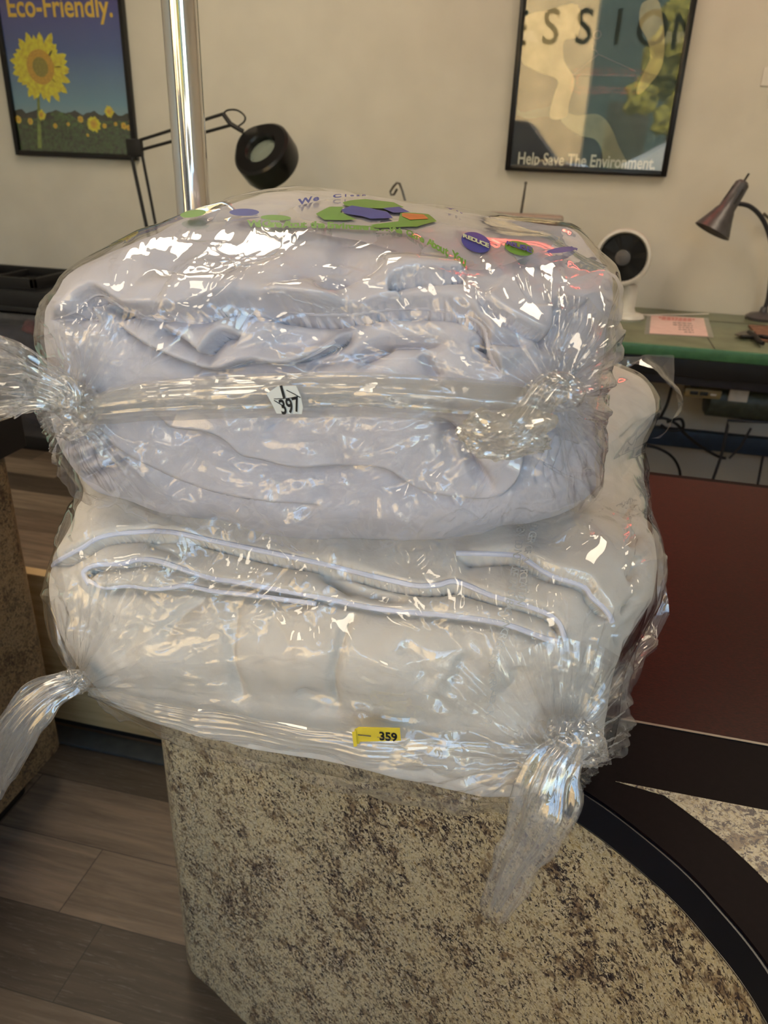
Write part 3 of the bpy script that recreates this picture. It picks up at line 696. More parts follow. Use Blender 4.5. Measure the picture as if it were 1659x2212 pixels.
# magnifier lamp
bx = Vector(on_y(340, 520, 3.05)); e1 = Vector(on_y(292, 312, 3.1)); e2 = Vector(on_y(510, 265, 3.12))
t = thing('magnifier_lamp', 'black swing arm magnifier lamp beside the sunflower poster', 'lamp', (-1.70, 3.06, TZ))
base = Vector((-1.70, 3.06, TZ))
MB().box((base.x-.03, base.y-.03, TZ), (base.x+.03, base.y+.03, TZ+.07), .006).build('clamp', M['black_matte'], t)
lo = base+Vector((0, 0, .07))
for off in (-.028, .022):
    o_ = Vector((off, 0, 0)); MB().tube([lo+o_*.8, e1+o_], .0075 if off < 0 else .006, 10).build('lower_arm', M['black_matte'], t)
MB().box(lo-Vector((.035, .012, 0)), lo+Vector((.035, .012, .03)), .004).build('base_bracket', M['black_matte'], t)
MB().box(e1-Vector((.035, .014, .045)), e1+Vector((.03, .014, .02)), .006).build('elbow_joint', M['black_matte'], t)
ua0, ua1 = Vector(on_y(292, 306, 3.1)), Vector(on_y(482, 246, 3.12))
ub0, ub1 = Vector(on_y(300, 325, 3.1)), Vector(on_y(500, 270, 3.12))
MB().tube([ua0, ua1], .006, 10).build('upper_arm', M['black_matte'], t)
MB().tube([ub0, ub1], .006, 10).build('upper_arm', M['black_matte'], t)
k0 = Vector(on_y(498, 268, 3.12)); k1 = Vector(on_y(525, 284, 3.12))
MB().tube([ua1, k0], .009, 8).tube([ub1, k0], .009, 8).tube([k0, k1], .009, 8).build('head_joint', M['black_matte'], t)
P = smooth_open([tuple(on_y(*p)) for p in [(482, 246, 3.12), (492, 238, 3.11), (512, 238, 3.10), (528, 250, 3.09), (528, 262, 3.1), (516, 272, 3.11)]])
MB().tube([tuple(p) for p in P], .0035, 8).build('arm_wire', M['black_matte'], t)
hc = Vector(on_y(570, 330, 3.05)); hn = Vector((-.22, -.74, .62)).normalized()
right = Vector((1, 0, 0)); right = (right-hn*right.dot(hn)).normalized(); upv = hn.cross(right)*-1
if upv.z < 0: upv = -upv
def hp(a, r_, d): return hc+right*(math.cos(a)*r_*1.0)+upv*(math.sin(a)*r_)+hn*d
def head_r(a):   # teardrop toward the arm (upper left)
    da = (a-math.radians(140)+math.pi) % (2*math.pi)-math.pi
    return .118*(1+.20*math.exp(-(da/.5)**2))
hm = bmesh.new(); rings = []
for (k_, d) in [(.50, .022), (.56, .030), (.9, .028), (.985, .020), (1.0, .005), (1.0, -.055), (.95, -.072), (.55, -.075), (.5, -.03)]:
    rings.append([hm.verts.new(hp(2*math.pi*i/56, head_r(2*math.pi*i/56)*k_ if k_ > .6 else .118*k_, d)) for i in range(56)])
for A, B in zip(rings, rings[1:]+[rings[0]]):
    for i in range(56): hm.faces.new((A[i], A[(i+1) % 56], B[(i+1) % 56], B[i]))
mb_ = MB(); mb_.bm.free(); mb_.bm = hm; mb_.build('lamp_head', M['black_gloss'], t)
b = NB('magnifier_lens'); M['lens'] = b.pbr(lin((150, 160, 148)), .08, 0, None, **{'Alpha': .55})
MB().lathe([(0, .010), (.04, .007), (.060, 0), (.04, -.007), (0, -.010)], (hc, hn), 40).build('lens', M['lens'], t)

# chrome pole
px0 = Vector(on_y(391, 0, 1.2)); pole = (-.60, 1.2)
t = thing('chrome_pole', 'tall polished chrome pole standing behind the bags', 'pole', (pole[0], pole[1], .92))
MB().lathe([(0, 0), (.0262, 0), (.0262, ZC-.92-.0), (0, ZC-.92)], ((pole[0], pole[1], .92), (0, 0, 1)), 48).build('tube', M['chrome'], t)
MB().lathe([(0, 0), (.05, 0), (.05, .006), (.03, .018), (.027, .02), (0, .02)], ((pole[0], pole[1], .92), (0, 0, 1)), 40).build('flange', M['chrome'], t)

# drawers at left by the wall
t = thing('drawer_tower', 'black plastic drawer tower with clear drawers at the left wall', 'drawer tower', (-2.5, 3.2, 0))
DX0, DX1, DY0, DY1 = -2.75, -2.22, 3.08, 3.46
MB().box((DX0, DY0, .70), (DX1, DY1, .78), .012).build('top_panel', M['black_plastic'], t)
MB().box((DX0, DY0, 0), (DX1, DY1, .07), .01).build('base_panel', M['black_plastic'], t)
for x in (DX0, DX1-.02): MB().box((x, DY0, .06), (x+.02, DY1, .71), .004).build('side_panel', M['black_plastic'], t)
MB().box((DX0, DY1-.01, .06), (DX1, DY1, .71)).build('back_panel', M['black_plastic'], t)
for k, zz in enumerate((.07, .39)):
    MB().box((DX0+.02, DY0, zz+.29), (DX1-.02, DY1-.02, zz+.315), .004).build('shelf_panel', M['black_plastic'], t)
    d = MB().box((DX0+.025, DY0-.012, zz+.01), (DX1-.025, DY0-.008, zz+.285), .001).box((DX0+.025, DY0-.01, zz+.005), (DX1-.025, DY1-.04, zz+.01)).build('drawer', M['clear_drawer'], t, smooth=False)
    MB().box((DX0+.06, DY0-.025, zz+.26), (DX1-.06, DY0-.012, zz+.282), .004).build('drawer_handle', M['clear_drawer'], d)
def blob(name, c, r, mt, lab, cat, seed, sq=(1, 1, .6)):
    bm = bmesh.new(); bmesh.ops.create_icosphere(bm, subdivisions=4, radius=1)
    V = np.array([v.co[:] for v in bm.verts]); n_ = vnoise(V, 1.6, seed)*.35+vnoise(V, 4, seed)*.15
    for v, k in zip(bm.verts, n_): v.co = Vector((c[0]+v.co.x*r*sq[0]*(1+k), c[1]+v.co.y*r*sq[1]*(1+k), c[2]+v.co.z*r*sq[2]*(1+k)))
    q = MB(); q.bm.free(); q.bm = bm; return tag(q.build(name, mt), lab, cat)
blob('folded_fabric', (-2.52, 3.2, .50), .10, M['navy_cloth'], 'dark navy cloth inside the upper clear drawer', 'cloth', 3, (1.9, .9, 1.0))
blob('folded_fabric', (-2.43, 3.16, .60), .05, M['red_cloth'], 'red cloth on top in the upper clear drawer', 'cloth', 5, (1.2, .9, .7))
blob('folded_fabric', (-2.56, 3.12, .47), .05, M['beige_cloth'], 'beige cloth low in the upper clear drawer', 'cloth', 7, (1.4, .5, 1.2))
blob('folded_fabric', (-2.33, 3.14, .47), .035, M['red_cloth'], 'small red cloth at the lower right of the clear drawer', 'cloth', 8, (1.2, .8, .7))
blob('folded_fabric', (-2.45, 3.2, .17), .09, M['navy_cloth'], 'dark cloth inside the lower clear drawer', 'cloth', 9, (1.9, 1, 1.0))
t = thing('plastic_tray', 'open black plastic tray on top of the drawer tower', 'tray', (-2.62, 3.27, .78))
MB().box((-2.86, 3.10, .782), (-2.36, 3.42, .79), .002).build('tray_floor', M['black_plastic'], t)
MB().box((-2.86, 3.10, .785), (-2.36, 3.125, .83), .004).box((-2.86, 3.40, .785), (-2.36, 3.425, .83), .004).box((-2.385, 3.10, .785), (-2.36, 3.425, .83), .004).box((-2.86, 3.10, .785), (-2.835, 3.425, .83), .004).box((-2.62, 3.10, .785), (-2.605, 3.42, .82), .003).build('tray_rim', M['black_matte'], t)

# ------------------------------------------------------------------ left counter
t = thing('side_counter', 'speckled granite counter, colour darkened as shade, with black top at the left edge', 'counter', (-1.4, .5, 0))
def rcorner(x1, y1, r, n=8): return [(x1-r+r*math.cos(a), y1-r+r*math.sin(a)) for a in [math.pi/2*k/n for k in range(n+1)]]
pl = rcorner(-1.045, 1.235, .05)+[(-2.0, 1.235), (-2.0, -1.2), (-1.045, -1.2)]
MB().prism([(x, y, .10) for x, y in pl], (0, 0, .76)).build('cabinet', M['granite_shaded'], t)
pl = rcorner(-1.11, 1.16, .03)+[(-1.9, 1.16), (-1.9, -1.2), (-1.11, -1.2)]
MB().prism([(x, y, 0) for x, y in pl], (0, 0, .11)).build('toe_kick', M['black_gloss'], t)
pl = rcorner(-1.03, 1.255, .004, 2)+[(-2.0, 1.255), (-2.0, -1.2), (-1.03, -1.2)]
MB().prism([(x, y, .85) for x, y in pl], (0, 0, .078)).build('counter_edge', M['black_matte'], t)
pl = [(-1.032, 1.253), (-2.0, 1.253), (-2.0, -1.2), (-1.032, -1.2)]
MB().prism([(x, y, .928) for x, y in pl], (0, 0, .003)).build('counter_surface', plain('tan_counter_top', (120, 92, 66), .4), t, smooth=False)
o = MB().box((-1.5, .55, .9315), (-1.062, 1.215, .9335)).build('counter_mat', M['mint'], smooth=False); tag(o, 'pale mint sheet lying on the left counter top', 'mat')

# threshold, low gate
o = struct(MB().box((-1.2, 1.305, 0), (-.4, 1.362, .008), .002).build('trim_1', M['grey_print']))
t = thing('counter_gate', 'low light oak panel closing the gap between the two counters', 'gate', (-.9, 1.38, .02))
MB().box((-1.9, 1.372, .018), (-.55, 1.392, .458), .002).build('panel', M['oak'], t)
MB().box((-1.9, 1.366, .455), (-.55, 1.396, .464), .002).build('top_edge', M['oak'], t)
MB().box((-1.9, 1.377, 0), (-.55, 1.388, .02)).build('gap_shadow_strip', M['black_matte'], t)  # black strip drawing the shadow in the gap below the panel

# ------------------------------------------------------------------ main counter
CT = .92
rim_pts = [(-.50, .815), (-.42, .775), (-.30, .722), (-.18, .668), (-.06, .606), (.010, .562), (.056, .534), (.083, .517), (.109, .497), (.134, .475), (.150, .458), (.162, .442), (.180, .416), (.193, .390), (.208, .345), (.217, .28), (.222, .18), (.222, 0), (.222, -.5)]
rim = [tuple(p) for p in smooth_open(rim_pts, 4)]
def offset(L, d):
    out = []
    for i, p in enumerate(L):
        a = np.array(L[max(i-1, 0)]); c = np.array(L[min(i+1, len(L)-1)]); tt = c-a; tt /= np.linalg.norm(tt)
        out.append((p[0]-tt[1]*d, p[1]+tt[0]*d))   # left of travel = into the counter
    return out
back_pts = [(1.9, -.5), (1.9, 1.33), (-.74, 1.33)]
t = thing('main_counter', 'curved granite counter with dark red and black top carrying the bags', 'counter', (.5, .8, 0))
# body: concave granite front, rounded left corner
face = offset(rim, .012)
lc = np.array(face[0])+np.array([-.016, .004]); rad = .085
corner = []
d0 = np.array(face[1])-lc; a0 = math.atan2(d0[1], d0[0])      # travel direction along the front
cc = lc+rad*np.array([-math.sin(a0), math.cos(a0)])
for k in range(19):
    a = a0-math.pi/2-(k)/18*math.radians(96); corner.append((cc[0]+rad*math.cos(a), cc[1]+rad*math.sin(a)))
body_poly = corner[::-1]+face[1:]+[(1.86, -.5), (1.86, 1.30), (-.70, 1.30)]
MB().prism([(x, y, 0) for x, y in body_poly], (0, 0, CT-.034)).build('cabinet', M['granite'], t, angle=25)
top_poly = [(-.60, .93), (-.59, .88), (-.56, .842)]+rim+back_pts
MB().prism([(x, y, CT-.034) for x, y in top_poly], (0, 0, .033)).build('edge_band', M['edge_band'], t, angle=25)
tp2 = [(-.596, .93), (-.586, .882), (-.557, .846)]+offset(rim, .003)+[(1.897, -.5), (1.897, 1.327), (-.737, 1.327)]
MB().prism([(x, y, CT-.001) for x, y in tp2], (0, 0, .002)).build('top_surface', M['brown_lam'], t, smooth=False)
MB().prism([(x, y, CT+.001) for x, y in [(-.17, .70), (-.08, .637), (1.87, .637), (1.87, 1.312), (-.66, 1.312), (-.56, .92)]], (0, 0, .0006)).build('red_panel', M['red_lam'], t, smooth=False)
MB().box((-.08, .634, CT+.001), (1.87, .637, CT+.0020)).build('panel_joint', M['steel'], t, smooth=False)
inn = offset(rim, .052)
inn = [p for p in inn if p[1] < .549 and p[0] > .05]
MB().prism([(x, y, CT+.001) for x, y in [(.094, .5485)]+[p for p in inn if p[1] < .545 and p[0] > .100]+[(1.85, -.5), (1.85, .552)]], (0, 0, .0006)).build('granite_inlay', M['granite'], t, smooth=False)
MB().tube([(x, y, CT-.035) for x, y in offset(rim, .001)], .0013, 6).build('edge_trim', M['steel'], t)

#BAGS
# ------------------------------------------------------------------ bags of bedding
GS = 3.0; GW, GH = int(1800/GS), int(2300/GS)      # relief grid, one cell = 3 px of the photo measurements
GXo, GYo = -60, 0
gx, gy = np.meshgrid(GXo+np.arange(GW)*GS, GYo+np.arange(GH)*GS)
def polydist(pts):
    best = np.full(gx.shape, 1e9); sgn = np.zeros_like(best); tt = np.zeros_like(best)
    P = np.array(pts, float); L = np.r_[0, np.cumsum(np.hypot(*(P[1:]-P[:-1]).T))]
    for i in range(len(P)-1):
        a, b_ = P[i], P[i+1]; d = b_-a; l2 = d.dot(d)+1e-9
        u = np.clip(((gx-a[0])*d[0]+(gy-a[1])*d[1])/l2, 0, 1)
        dx = gx-(a[0]+u*d[0]); dy = gy-(a[1]+u*d[1]); q = np.hypot(dx, dy)
        mk = q < best; best[mk] = q[mk]
        sgn[mk] = np.sign(-(d[0]*dy-d[1]*dx))[mk]; tt[mk] = ((L[i]+u*math.sqrt(l2))/L[-1])[mk]
    return best, sgn, tt
def sstep(a, b_, x): u = np.clip((x-a)/(b_-a), 0, 1); return u*u*(3-2*u)
def fold(H, pts, up=.006, dnn=.010, wu=30, wd=14, flip=False, taper=.08, n=4):
    """overlapping layer edge: raised and rounded above the line, tucked in below it"""
    P = smooth_open(pts, n); d, s_, t_ = polydist(P)
    if flip: s_ = -s_
    w_ = sstep(0, taper, t_)*sstep(0, taper, 1-t_)
    over = up*np.sqrt(np.clip(d/10, 0, 1))*np.exp(-d/wu/2.0)
    under = -dnn*np.exp(-d/wd)
    H += w_*np.where(s_ > 0, over, under)
def crease(H, pts, depth=.008, wd=12, taper=.25):
    d, s_, t_ = polydist(smooth_open(pts, 4)); w_ = sstep(0, taper, t_)*sstep(0, taper, 1-t_)
    H += -w_*depth*np.exp(-(d/wd)**1.3)
def swell(H, x, y, rx, ry, h, ang=0):
    a = math.radians(ang); dx = (gx-x)*math.cos(a)+(gy-y)*math.sin(a); dy = -(gx-x)*math.sin(a)+(gy-y)*math.cos(a)
    H += h*np.exp(-(dx/rx)**2-(dy/ry)**2)
def samp(H, x, y):
    u = np.clip((x-GXo)/GS, 0, GW-1.001); v = np.clip((y-GYo)/GS, 0, GH-1.001)
    i = u.astype(int); j = v.astype(int); fu = u-i; fv = v-j
    return (H[j, i]*(1-fu)+H[j, i+1]*fu)*(1-fv)+(H[j+1, i]*(1-fu)+H[j+1, i+1]*fu)*fv
def tents(H, n, region, knots, seed, amp=.10, smin=22, smax=85, aim=.6):
    """film creases: straight ridges and valleys, many of them aimed at the knots"""
    q = random.Random(seed); x0, y0, x1, y1 = region
    for k in range(n):
        x, y = q.uniform(x0, x1), q.uniform(y0, y1); s_ = smin+(smax-smin)*q.random()**2
        if q.random() < aim:
            kx, ky = min(knots, key=lambda p: math.hypot(p[0]-x, p[1]-y)*q.uniform(.6, 1.4))
            a = math.atan2(ky-y, kx-x)+q.gauss(0, .18)
        else: a = q.uniform(0, math.pi)
        la = s_*q.uniform(1.6, 4.0); R_ = int(la*2.2/GS)
        ci, cj = int((x-GXo)/GS), int((y-GYo)/GS)
        i0, i1, j0, j1 = max(0, ci-R_), min(GW, ci+R_), max(0, cj-R_), min(GH, cj+R_)
        if i1 <= i0 or j1 <= j0: continue
        X_ = gx[j0:j1, i0:i1]-x; Y_ = gy[j0:j1, i0:i1]-y
        al = X_*math.cos(a)+Y_*math.sin(a); ac = -X_*math.sin(a)+Y_*math.cos(a)
        sl_ = amp*q.uniform(.4, 1.0)*q.choice((1, 1, -1))*.00038
        asym = q.uniform(.4, 2.2)
        tri = np.maximum(0, s_-np.where(ac > 0, ac, -ac*asym))
        H[j0:j1, i0:i1] += sl_*tri*np.exp(-(al/la)**2*1.4)
def gather(H, K, r0, r1, amp, nf, seed, power=1.0, a0=-math.pi, a1=math.pi):
    """pleats fanning out of a knot"""
    dx, dy = gx-K[0], gy-K[1]; r = np.hypot(dx, dy); a = np.arctan2(dy, dx)
    q = np.random.RandomState(seed); tab = q.rand(nf)*2-1
    u = (a+math.pi)/(2*math.pi)*nf; i = np.floor(u).astype(int) % nf; f = u-np.floor(u)
    v = tab[i]*(1-f)+tab[(i+1) % nf]*f; v = 1-2*np.abs(v)
    w_ = np.exp(-r/r1)*sstep(0, r0, r)*((a > a0) & (a < a1))
    H += amp*v*w_

def lines(H, n, region, knots, seed, amp=.6):
    q = random.Random(seed); x0, y0, x1, y1 = region
    for k in range(n):
        x, y = q.uniform(x0, x1), q.uniform(y0, y1); s_ = q.uniform(5, 10); la = q.uniform(40, 150)
        kx, ky = knots[q.randrange(len(knots))]
        a = math.atan2(ky-y, kx-x)+q.gauss(0, .22) if q.random() < .75 else q.uniform(0, math.pi)
        R_ = int(la*2.0/GS); ci, cj = int((x-GXo)/GS), int((y-GYo)/GS)
        i0, i1, j0, j1 = max(0, ci-R_), min(GW, ci+R_), max(0, cj-R_), min(GH, cj+R_)
        if i1 <= i0 or j1 <= j0: continue
        X_ = gx[j0:j1, i0:i1]-x; Y_ = gy[j0:j1, i0:i1]-y
        al = X_*math.cos(a)+Y_*math.sin(a); ac = -X_*math.sin(a)+Y_*math.cos(a)+q.uniform(-.002, .002)*al**2
        H[j0:j1, i0:i1] += amp*q.uniform(.5, 1)*.00038*np.maximum(0, s_-np.abs(ac))*np.exp(-(al/la)**2*1.6)

NX, NY_, NZ = 430, 170, 220
def box_shell(n=4.2):
    V = []; Fs = []; off = 0
    def grid(fn, nu, nv):
        nonlocal off
        u, v = np.meshgrid(np.linspace(-1, 1, nu), np.linspace(-1, 1, nv))
        V.append(np.stack(fn(u.ravel(), v.ravel()), 1)); idx = np.arange(nu*nv).reshape(nv, nu)+off
        Fs.append(np.stack([idx[:-1, :-1].ravel(), idx[:-1, 1:].ravel(), idx[1:, 1:].ravel(), idx[1:, :-1].ravel()], 1)); off += nu*nv
    o = lambda u: np.ones_like(u)
    grid(lambda u, v: (u, -o(u), v), NX, NZ)      # front
    grid(lambda u, v: (-u, o(u), v), NX, NZ)
    grid(lambda u, v: (u, v, o(u)), NX, NY_)      # top
    grid(lambda u, v: (u, -v, -o(u)), NX, NY_)
    grid(lambda u, v: (o(u), u, v), NY_, NZ)
    grid(lambda u, v: (-o(u), -u, v), NY_, NZ)
    V = np.concatenate(V); Fc = np.concatenate(Fs)
    key = np.round(V*1e6).astype(np.int64); _, first, inv = np.unique(key, axis=0, return_index=True, return_inverse=True)
    inv = inv.ravel(); V = V[first]; Fc = inv[Fc]
    r = (np.abs(V)**n).sum(1)**(-1/n)
    return V*r[:, None], Fc
UN, FQ = box_shell()
def normals(V):
    a, b_, c, d = (V[FQ[:, k]] for k in range(4)); fn = np.cross(c-a, d-b_); N = np.zeros_like(V)
    for k in range(4): np.add.at(N, FQ[:, k], fn)
    return N/(np.linalg.norm(N, axis=1)[:, None]+1e-12)
def fit_outline(V, ctr, outline, a_lim=None, k=2.0):
    """shape the soft body so that its outline has the measured contour, moving points in their own depth plane"""
    for it in range(2):
        x, y, z = proj(V); dx, dy = x-ctr[0], y-ctr[1]; r = np.hypot(dx, dy); a = np.arctan2(dy, dx)
        nb = 240; bi = ((a+math.pi)/(2*math.pi)*nb).astype(int) % nb
        Rb = np.zeros(nb); np.maximum.at(Rb, bi, r)
        O = np.array(outline, float); O2 = []
        for i in range(len(O)):
            p, q = O[i], O[(i+1) % len(O)]
            if p[0] < -900 or q[0] < -900: continue
            for u in np.linspace(0, 1, 40): O2.append(p+(q-p)*u)
        O2 = np.array(O2); oa = np.arctan2(O2[:, 1]-ctr[1], O2[:, 0]-ctr[0]); orr = np.hypot(O2[:, 0]-ctr[0], O2[:, 1]-ctr[1])
        Rt = np.zeros(nb); np.maximum.at(Rt, ((oa+math.pi)/(2*math.pi)*nb).astype(int) % nb, orr)
        ratio = np.where(Rt > 0, Rt/np.maximum(Rb, 1), 1.0)
        kern = np.array([1, 2, 1.]); kern /= kern.sum()
        rs = np.convolve(np.r_[ratio[-2:], ratio, ratio[:2]], kern, 'same')[2:-2]
        Rbs = np.convolve(np.r_[Rb[-2:], Rb, Rb[:2]], kern, 'same')[2:-2]
        af = (a+math.pi)/(2*math.pi)*nb-.5; i0 = np.floor(af).astype(int); f = af-i0
        g = lambda T: T[i0 % nb]*(1-f)+T[(i0+1) % nb]*f
        s_ = 1+(g(rs)-1)*np.clip(r/g(Rbs), 0, 1.05)**k
        mx, my = dx*(s_-1)/FPX*z, dy*(s_-1)/FPX*z
        V = V+mx[:, None]*RW[:, 0]+my[:, None]*RW[:, 1]
    return V

def grid_bvh(V): return BVHTree.FromPolygons([tuple(v) for v in V], [tuple(int(i) for i in f) for f in FQ], all_triangles=False)
def cast(bvh, x, y, push=0.0):
    r = Vector(ray(x, y)).normalized(); h = bvh.ray_cast(Vector(CAM), r)
    if h[0] is None: return None
    n = h[1]
    if n.dot(r) > 0: n = -n
    return h[0]+n*push, n

# ---- outlines measured on the photograph
OUT_U = [(81, 677), (84, 660), (114, 628), (127, 600), (169, 567), (236, 529), (295, 499), (346, 482), (405, 457), (449, 446), (499, 429), (561, 414), (633, 405), (687, 405), (742, 411), (796, 422), (850, 431), (876, 436), (930, 440), (980, 447), (1036, 456), (1131, 470), (1217, 480), (1250, 490), (1279, 518), (1308, 556), (1331, 575), (1339, 599), (1334, 647), (1322, 704), (1322, 742), (1322, 766), (1317, 790), (1314, 826), (1304, 880), (1298, 924), (1310, 963), (1301, 1000), (1299, 1057), (1285, 1075), (1262, 1100), (1225, 1120), (1153, 1139), (1081, 1152), (1045, 1170), (972, 1182), (870, 1184), (760, 1180), (650, 1172), (523, 1163), (401, 1131), (330, 1108), (270, 1088), (236, 1082), (203, 1076), (169, 1051), (143, 1018), (124, 990), (107, 955), (96, 915), (88, 870), (86, 820), (84, 773), (77, 730), (78, 700)]
OUT_L = [(165, 1060), (150, 1090), (137, 1130), (120, 1180), (105, 1220), (97, 1260), (94, 1300), (98, 1340), (110, 1380), (130, 1415), (150, 1440), (168, 1462), (192, 1482), (217, 1510), (247, 1533), (330, 1576), (420, 1608), (530, 1638), (650, 1666), (780, 1694), (900, 1718), (1000, 1740), (1060, 1746), (1115, 1741), (1180, 1718), (1220, 1697), (1260, 1667), (1298, 1635), (1323, 1605), (1333, 1560), (1339, 1500), (1350, 1450), (1372, 1400), (1398, 1352), (1425, 1300), (1432, 1210), (1426, 1160), (1403, 1090), (1409, 1065), (1399, 1040), (1402, 1000), (1393, 950), (1411, 920), (1428, 880), (1418, 845), (1395, 815), (1350, 790), (1305, 780), (-999, 0)]

def lower_base():
    V = UN.copy(); c = np.array([-.165, .80, 1.042]); h = np.array([.305, .315, .135])
    P = c+V*h
    zr = V[:, 2]
    P[:, 1] += np.where(V[:, 1] < 0, -.03*(1-np.abs(zr+.1)**2), 0)      # front belly
    P[:, 0] += .05*(V[:, 1] > 0)*V[:, 1]*V[:, 0]                          # wider at the back
    P[:, 2] += .02*np.clip(zr, 0, 1)*V[:, 1]
    n_ = vnoise(P, 7, 3)*.010; P += normals(P)*n_[:, None]
    P = fit_outline(P, (760, 1330), OUT_L)
    zmin = CT+.004
    low = P[:, 2] < zmin+.03
    P[:, 2] = np.where(low, zmin+.03*np.exp((P[:, 2]-zmin-.03)/.03), P[:, 2])
    return P
def upper_base():
    V = UN.copy(); c = np.array([-.195, .80, 1.247]); h = np.array([.262, .29, .122])
    P = c+V*h
    zr = V[:, 2]
    P[:, 1] += np.where(V[:, 1] < 0, -.02*(1-np.abs(zr)**2), 0)
    P[:, 2] += .012*np.clip(zr, 0, 1)*(1-V[:, 0]**2)*(1-V[:, 1]**2)-.012*np.clip(zr, 0, 1)*V[:, 0]
    n_ = vnoise(P, 8, 9)*.008; P += normals(P)*n_[:, None]
    return fit_outline(P, (690, 790), OUT_U)
BL, BU = lower_base(), upper_base()
NL, NU = normals(BL), normals(BU)
if NL[np.argmin(BL[:, 1])][1] > 0: NL = -NL; NU = -NU; FQ = FQ[:, ::-1].copy()

def shaped(B, N, H, inset, extra=None):
    x, y, z = proj(B)
    vd = B-CAM; vd /= np.linalg.norm(vd, axis=1)[:, None]
    fc_ = np.clip(-(vd*N).sum(1)*4, 0, 1)
    d = samp(H, x, y)*fc_-inset
    if extra is not None: d = d+extra
    return B+N*d[:, None]

# ---- upper comforter relief
HU = np.zeros(gx.shape)
fold(HU, [(84, 690), (139, 668), (177, 634), (211, 626), (249, 655), (278, 668), (359, 680), (422, 684), (506, 664), (590, 658), (679, 668), (760, 664)], .007, .013, 60, 22)
fold(HU, [(560, 662), (640, 664), (741, 668), (846, 652), (941, 652), (1012, 668), (1050, 700), (1062, 761), (1092, 815)], .007, .012, 40, 20)
fold(HU, [(1036, 651), (1080, 680), (1131, 706), (1175, 722), (1195, 715), (1206, 690), (1198, 640)], .005, .008, 30, 14)
fold(HU, [(230, 690), (300, 740), (350, 765), (410, 790), (470, 800), (540, 780), (608, 788), (670, 766), (717, 735), (760, 700)], .007, .011, 30, 18)
fold(HU, [(340, 700), (400, 735), (440, 765), (455, 750), (480, 720), (520, 722)], .006, .013, 24, 16)
crease(HU, [(215, 640), (230, 655), (262, 675)], .018, 9)
crease(HU, [(195, 640), (190, 665), (170, 690)], .012, 10)
swell(HU, 205, 665, 22, 18, .010)
swell(HU, 640, 735, 90, 30, -.012, -10)
swell(HU, 420, 640, 150, 40, .008)
swell(HU, 900, 600, 120, 40, .007, 8)
crease(HU, [(560, 640), (640, 590), (720, 560), (800, 540)], .007, 22)
crease(HU, [(690, 650), (720, 610), (770, 585), (840, 590)], .010, 16)
crease(HU, [(300, 560), (420, 575), (520, 560), (600, 540)], .005, 26)
fold(HU, [(840, 640), (850, 622), (900, 615), (960, 612), (1010, 600)], .004, .009, 30, 14)
crease(HU, [(720, 800), (780, 760), (830, 740), (900, 735), (980, 735)], .012, 13)
crease(HU, [(845, 735), (800, 770), (760, 800)], .012, 11)
crease(HU, [(905, 760), (930, 800), (950, 830)], .009, 12)
crease(HU, [(1010, 740), (1080, 735), (1160, 735)], .009, 10)
crease(HU, [(650, 790), (700, 785), (760, 770)], .009, 14)
fold(HU, [(320, 890), (370, 925), (440, 935), (480, 950), (520, 985), (560, 995), (640, 1012), (760, 1010), (830, 1016), (880, 1050), (930, 1068), (1000, 1080), (1060, 1080), (1110, 1050), (1135, 1000), (1140, 950)], .008, .013, 60, 20)
crease(HU, [(560, 940), (620, 905), (660, 895), (720, 905)], .006, 20)
crease(HU, [(930, 900), (990, 950), (1010, 990), (1040, 1030), (1075, 1060)], .014, 10)
crease(HU, [(1010, 985), (1050, 970), (1100, 940)], .009, 12)
crease(HU, [(960, 930), (970, 980), (990, 1020)], .006, 16)
swell(HU, 700, 1110, 420, 40, .006, 3)
fold(HU, [(180, 900), (230, 960), (300, 1010), (420, 1060), (560, 1085), (700, 1095)], .003, .005, 50, 30)
for k, (y_, x_) in enumerate([(930, 150), (965, 170), (1000, 190), (1035, 215)]):
    crease(HU, [(95+k*18, y_+18), (x_, y_-8), (x_+50, y_-34)], .010, 9)
for k, x_ in enumerate([1190, 1215, 1240, 1262]):
    crease(HU, [(x_+40, 920), (x_+20, 990), (x_-20, 1070)], .008, 12); crease(HU, [(x_+30, 620), (x_+20, 690), (x_-10, 770)], .006, 13)
# ---- lower comforter relief
HLo = np.zeros(gx.shape)
PIPE_A = [(100, 1235), (114, 1211), (169, 1181), (219, 1154), (316, 1143), (380, 1148), (506, 1173), (591, 1190), (700, 1213), (780, 1233), (850, 1250), (900, 1260), (945, 1258), (975, 1250), (1001, 1256), (1063, 1282), (1135, 1303), (1189, 1325), (1213, 1348), (1225, 1385)]
PIPE_B = [(985, 1188), (1050, 1189), (1117, 1193), (1140, 1204), (1189, 1235), (1262, 1260), (1283, 1285), (1305, 1305), (1323, 1328), (1330, 1345)]
PIPE_C = [(186, 1262), (176, 1245), (176, 1232), (202, 1219), (262, 1215), (295, 1206), (338, 1209), (401, 1230), (456, 1247), (506, 1254), (591, 1270), (700, 1290), (800, 1311), (900, 1322), (954, 1326), (1045, 1338), (1100, 1350), (1134, 1362), (1182, 1381), (1213, 1388)]
PIPE_D = [(186, 1254), (219, 1270), (274, 1266), (329, 1272), (367, 1268), (397, 1264), (456, 1276), (520, 1282), (600, 1292), (680, 1303)]
fold(HLo, PIPE_A, .0032, .012, 40, 20, taper=.03)
fold(HLo, PIPE_B, .0032, .012, 40, 18)
fold(HLo, PIPE_C, .0032, .010, 26, 16, taper=.03)
fold(HLo, PIPE_D, .004, .012, 20, 20)
crease(HLo, [(440, 1290), (400, 1320), (370, 1355), (350, 1400)], .006, 18)
crease(HLo, [(485, 1290), (500, 1330), (505, 1400), (512, 1470), (515, 1530)], .005, 11, .1)
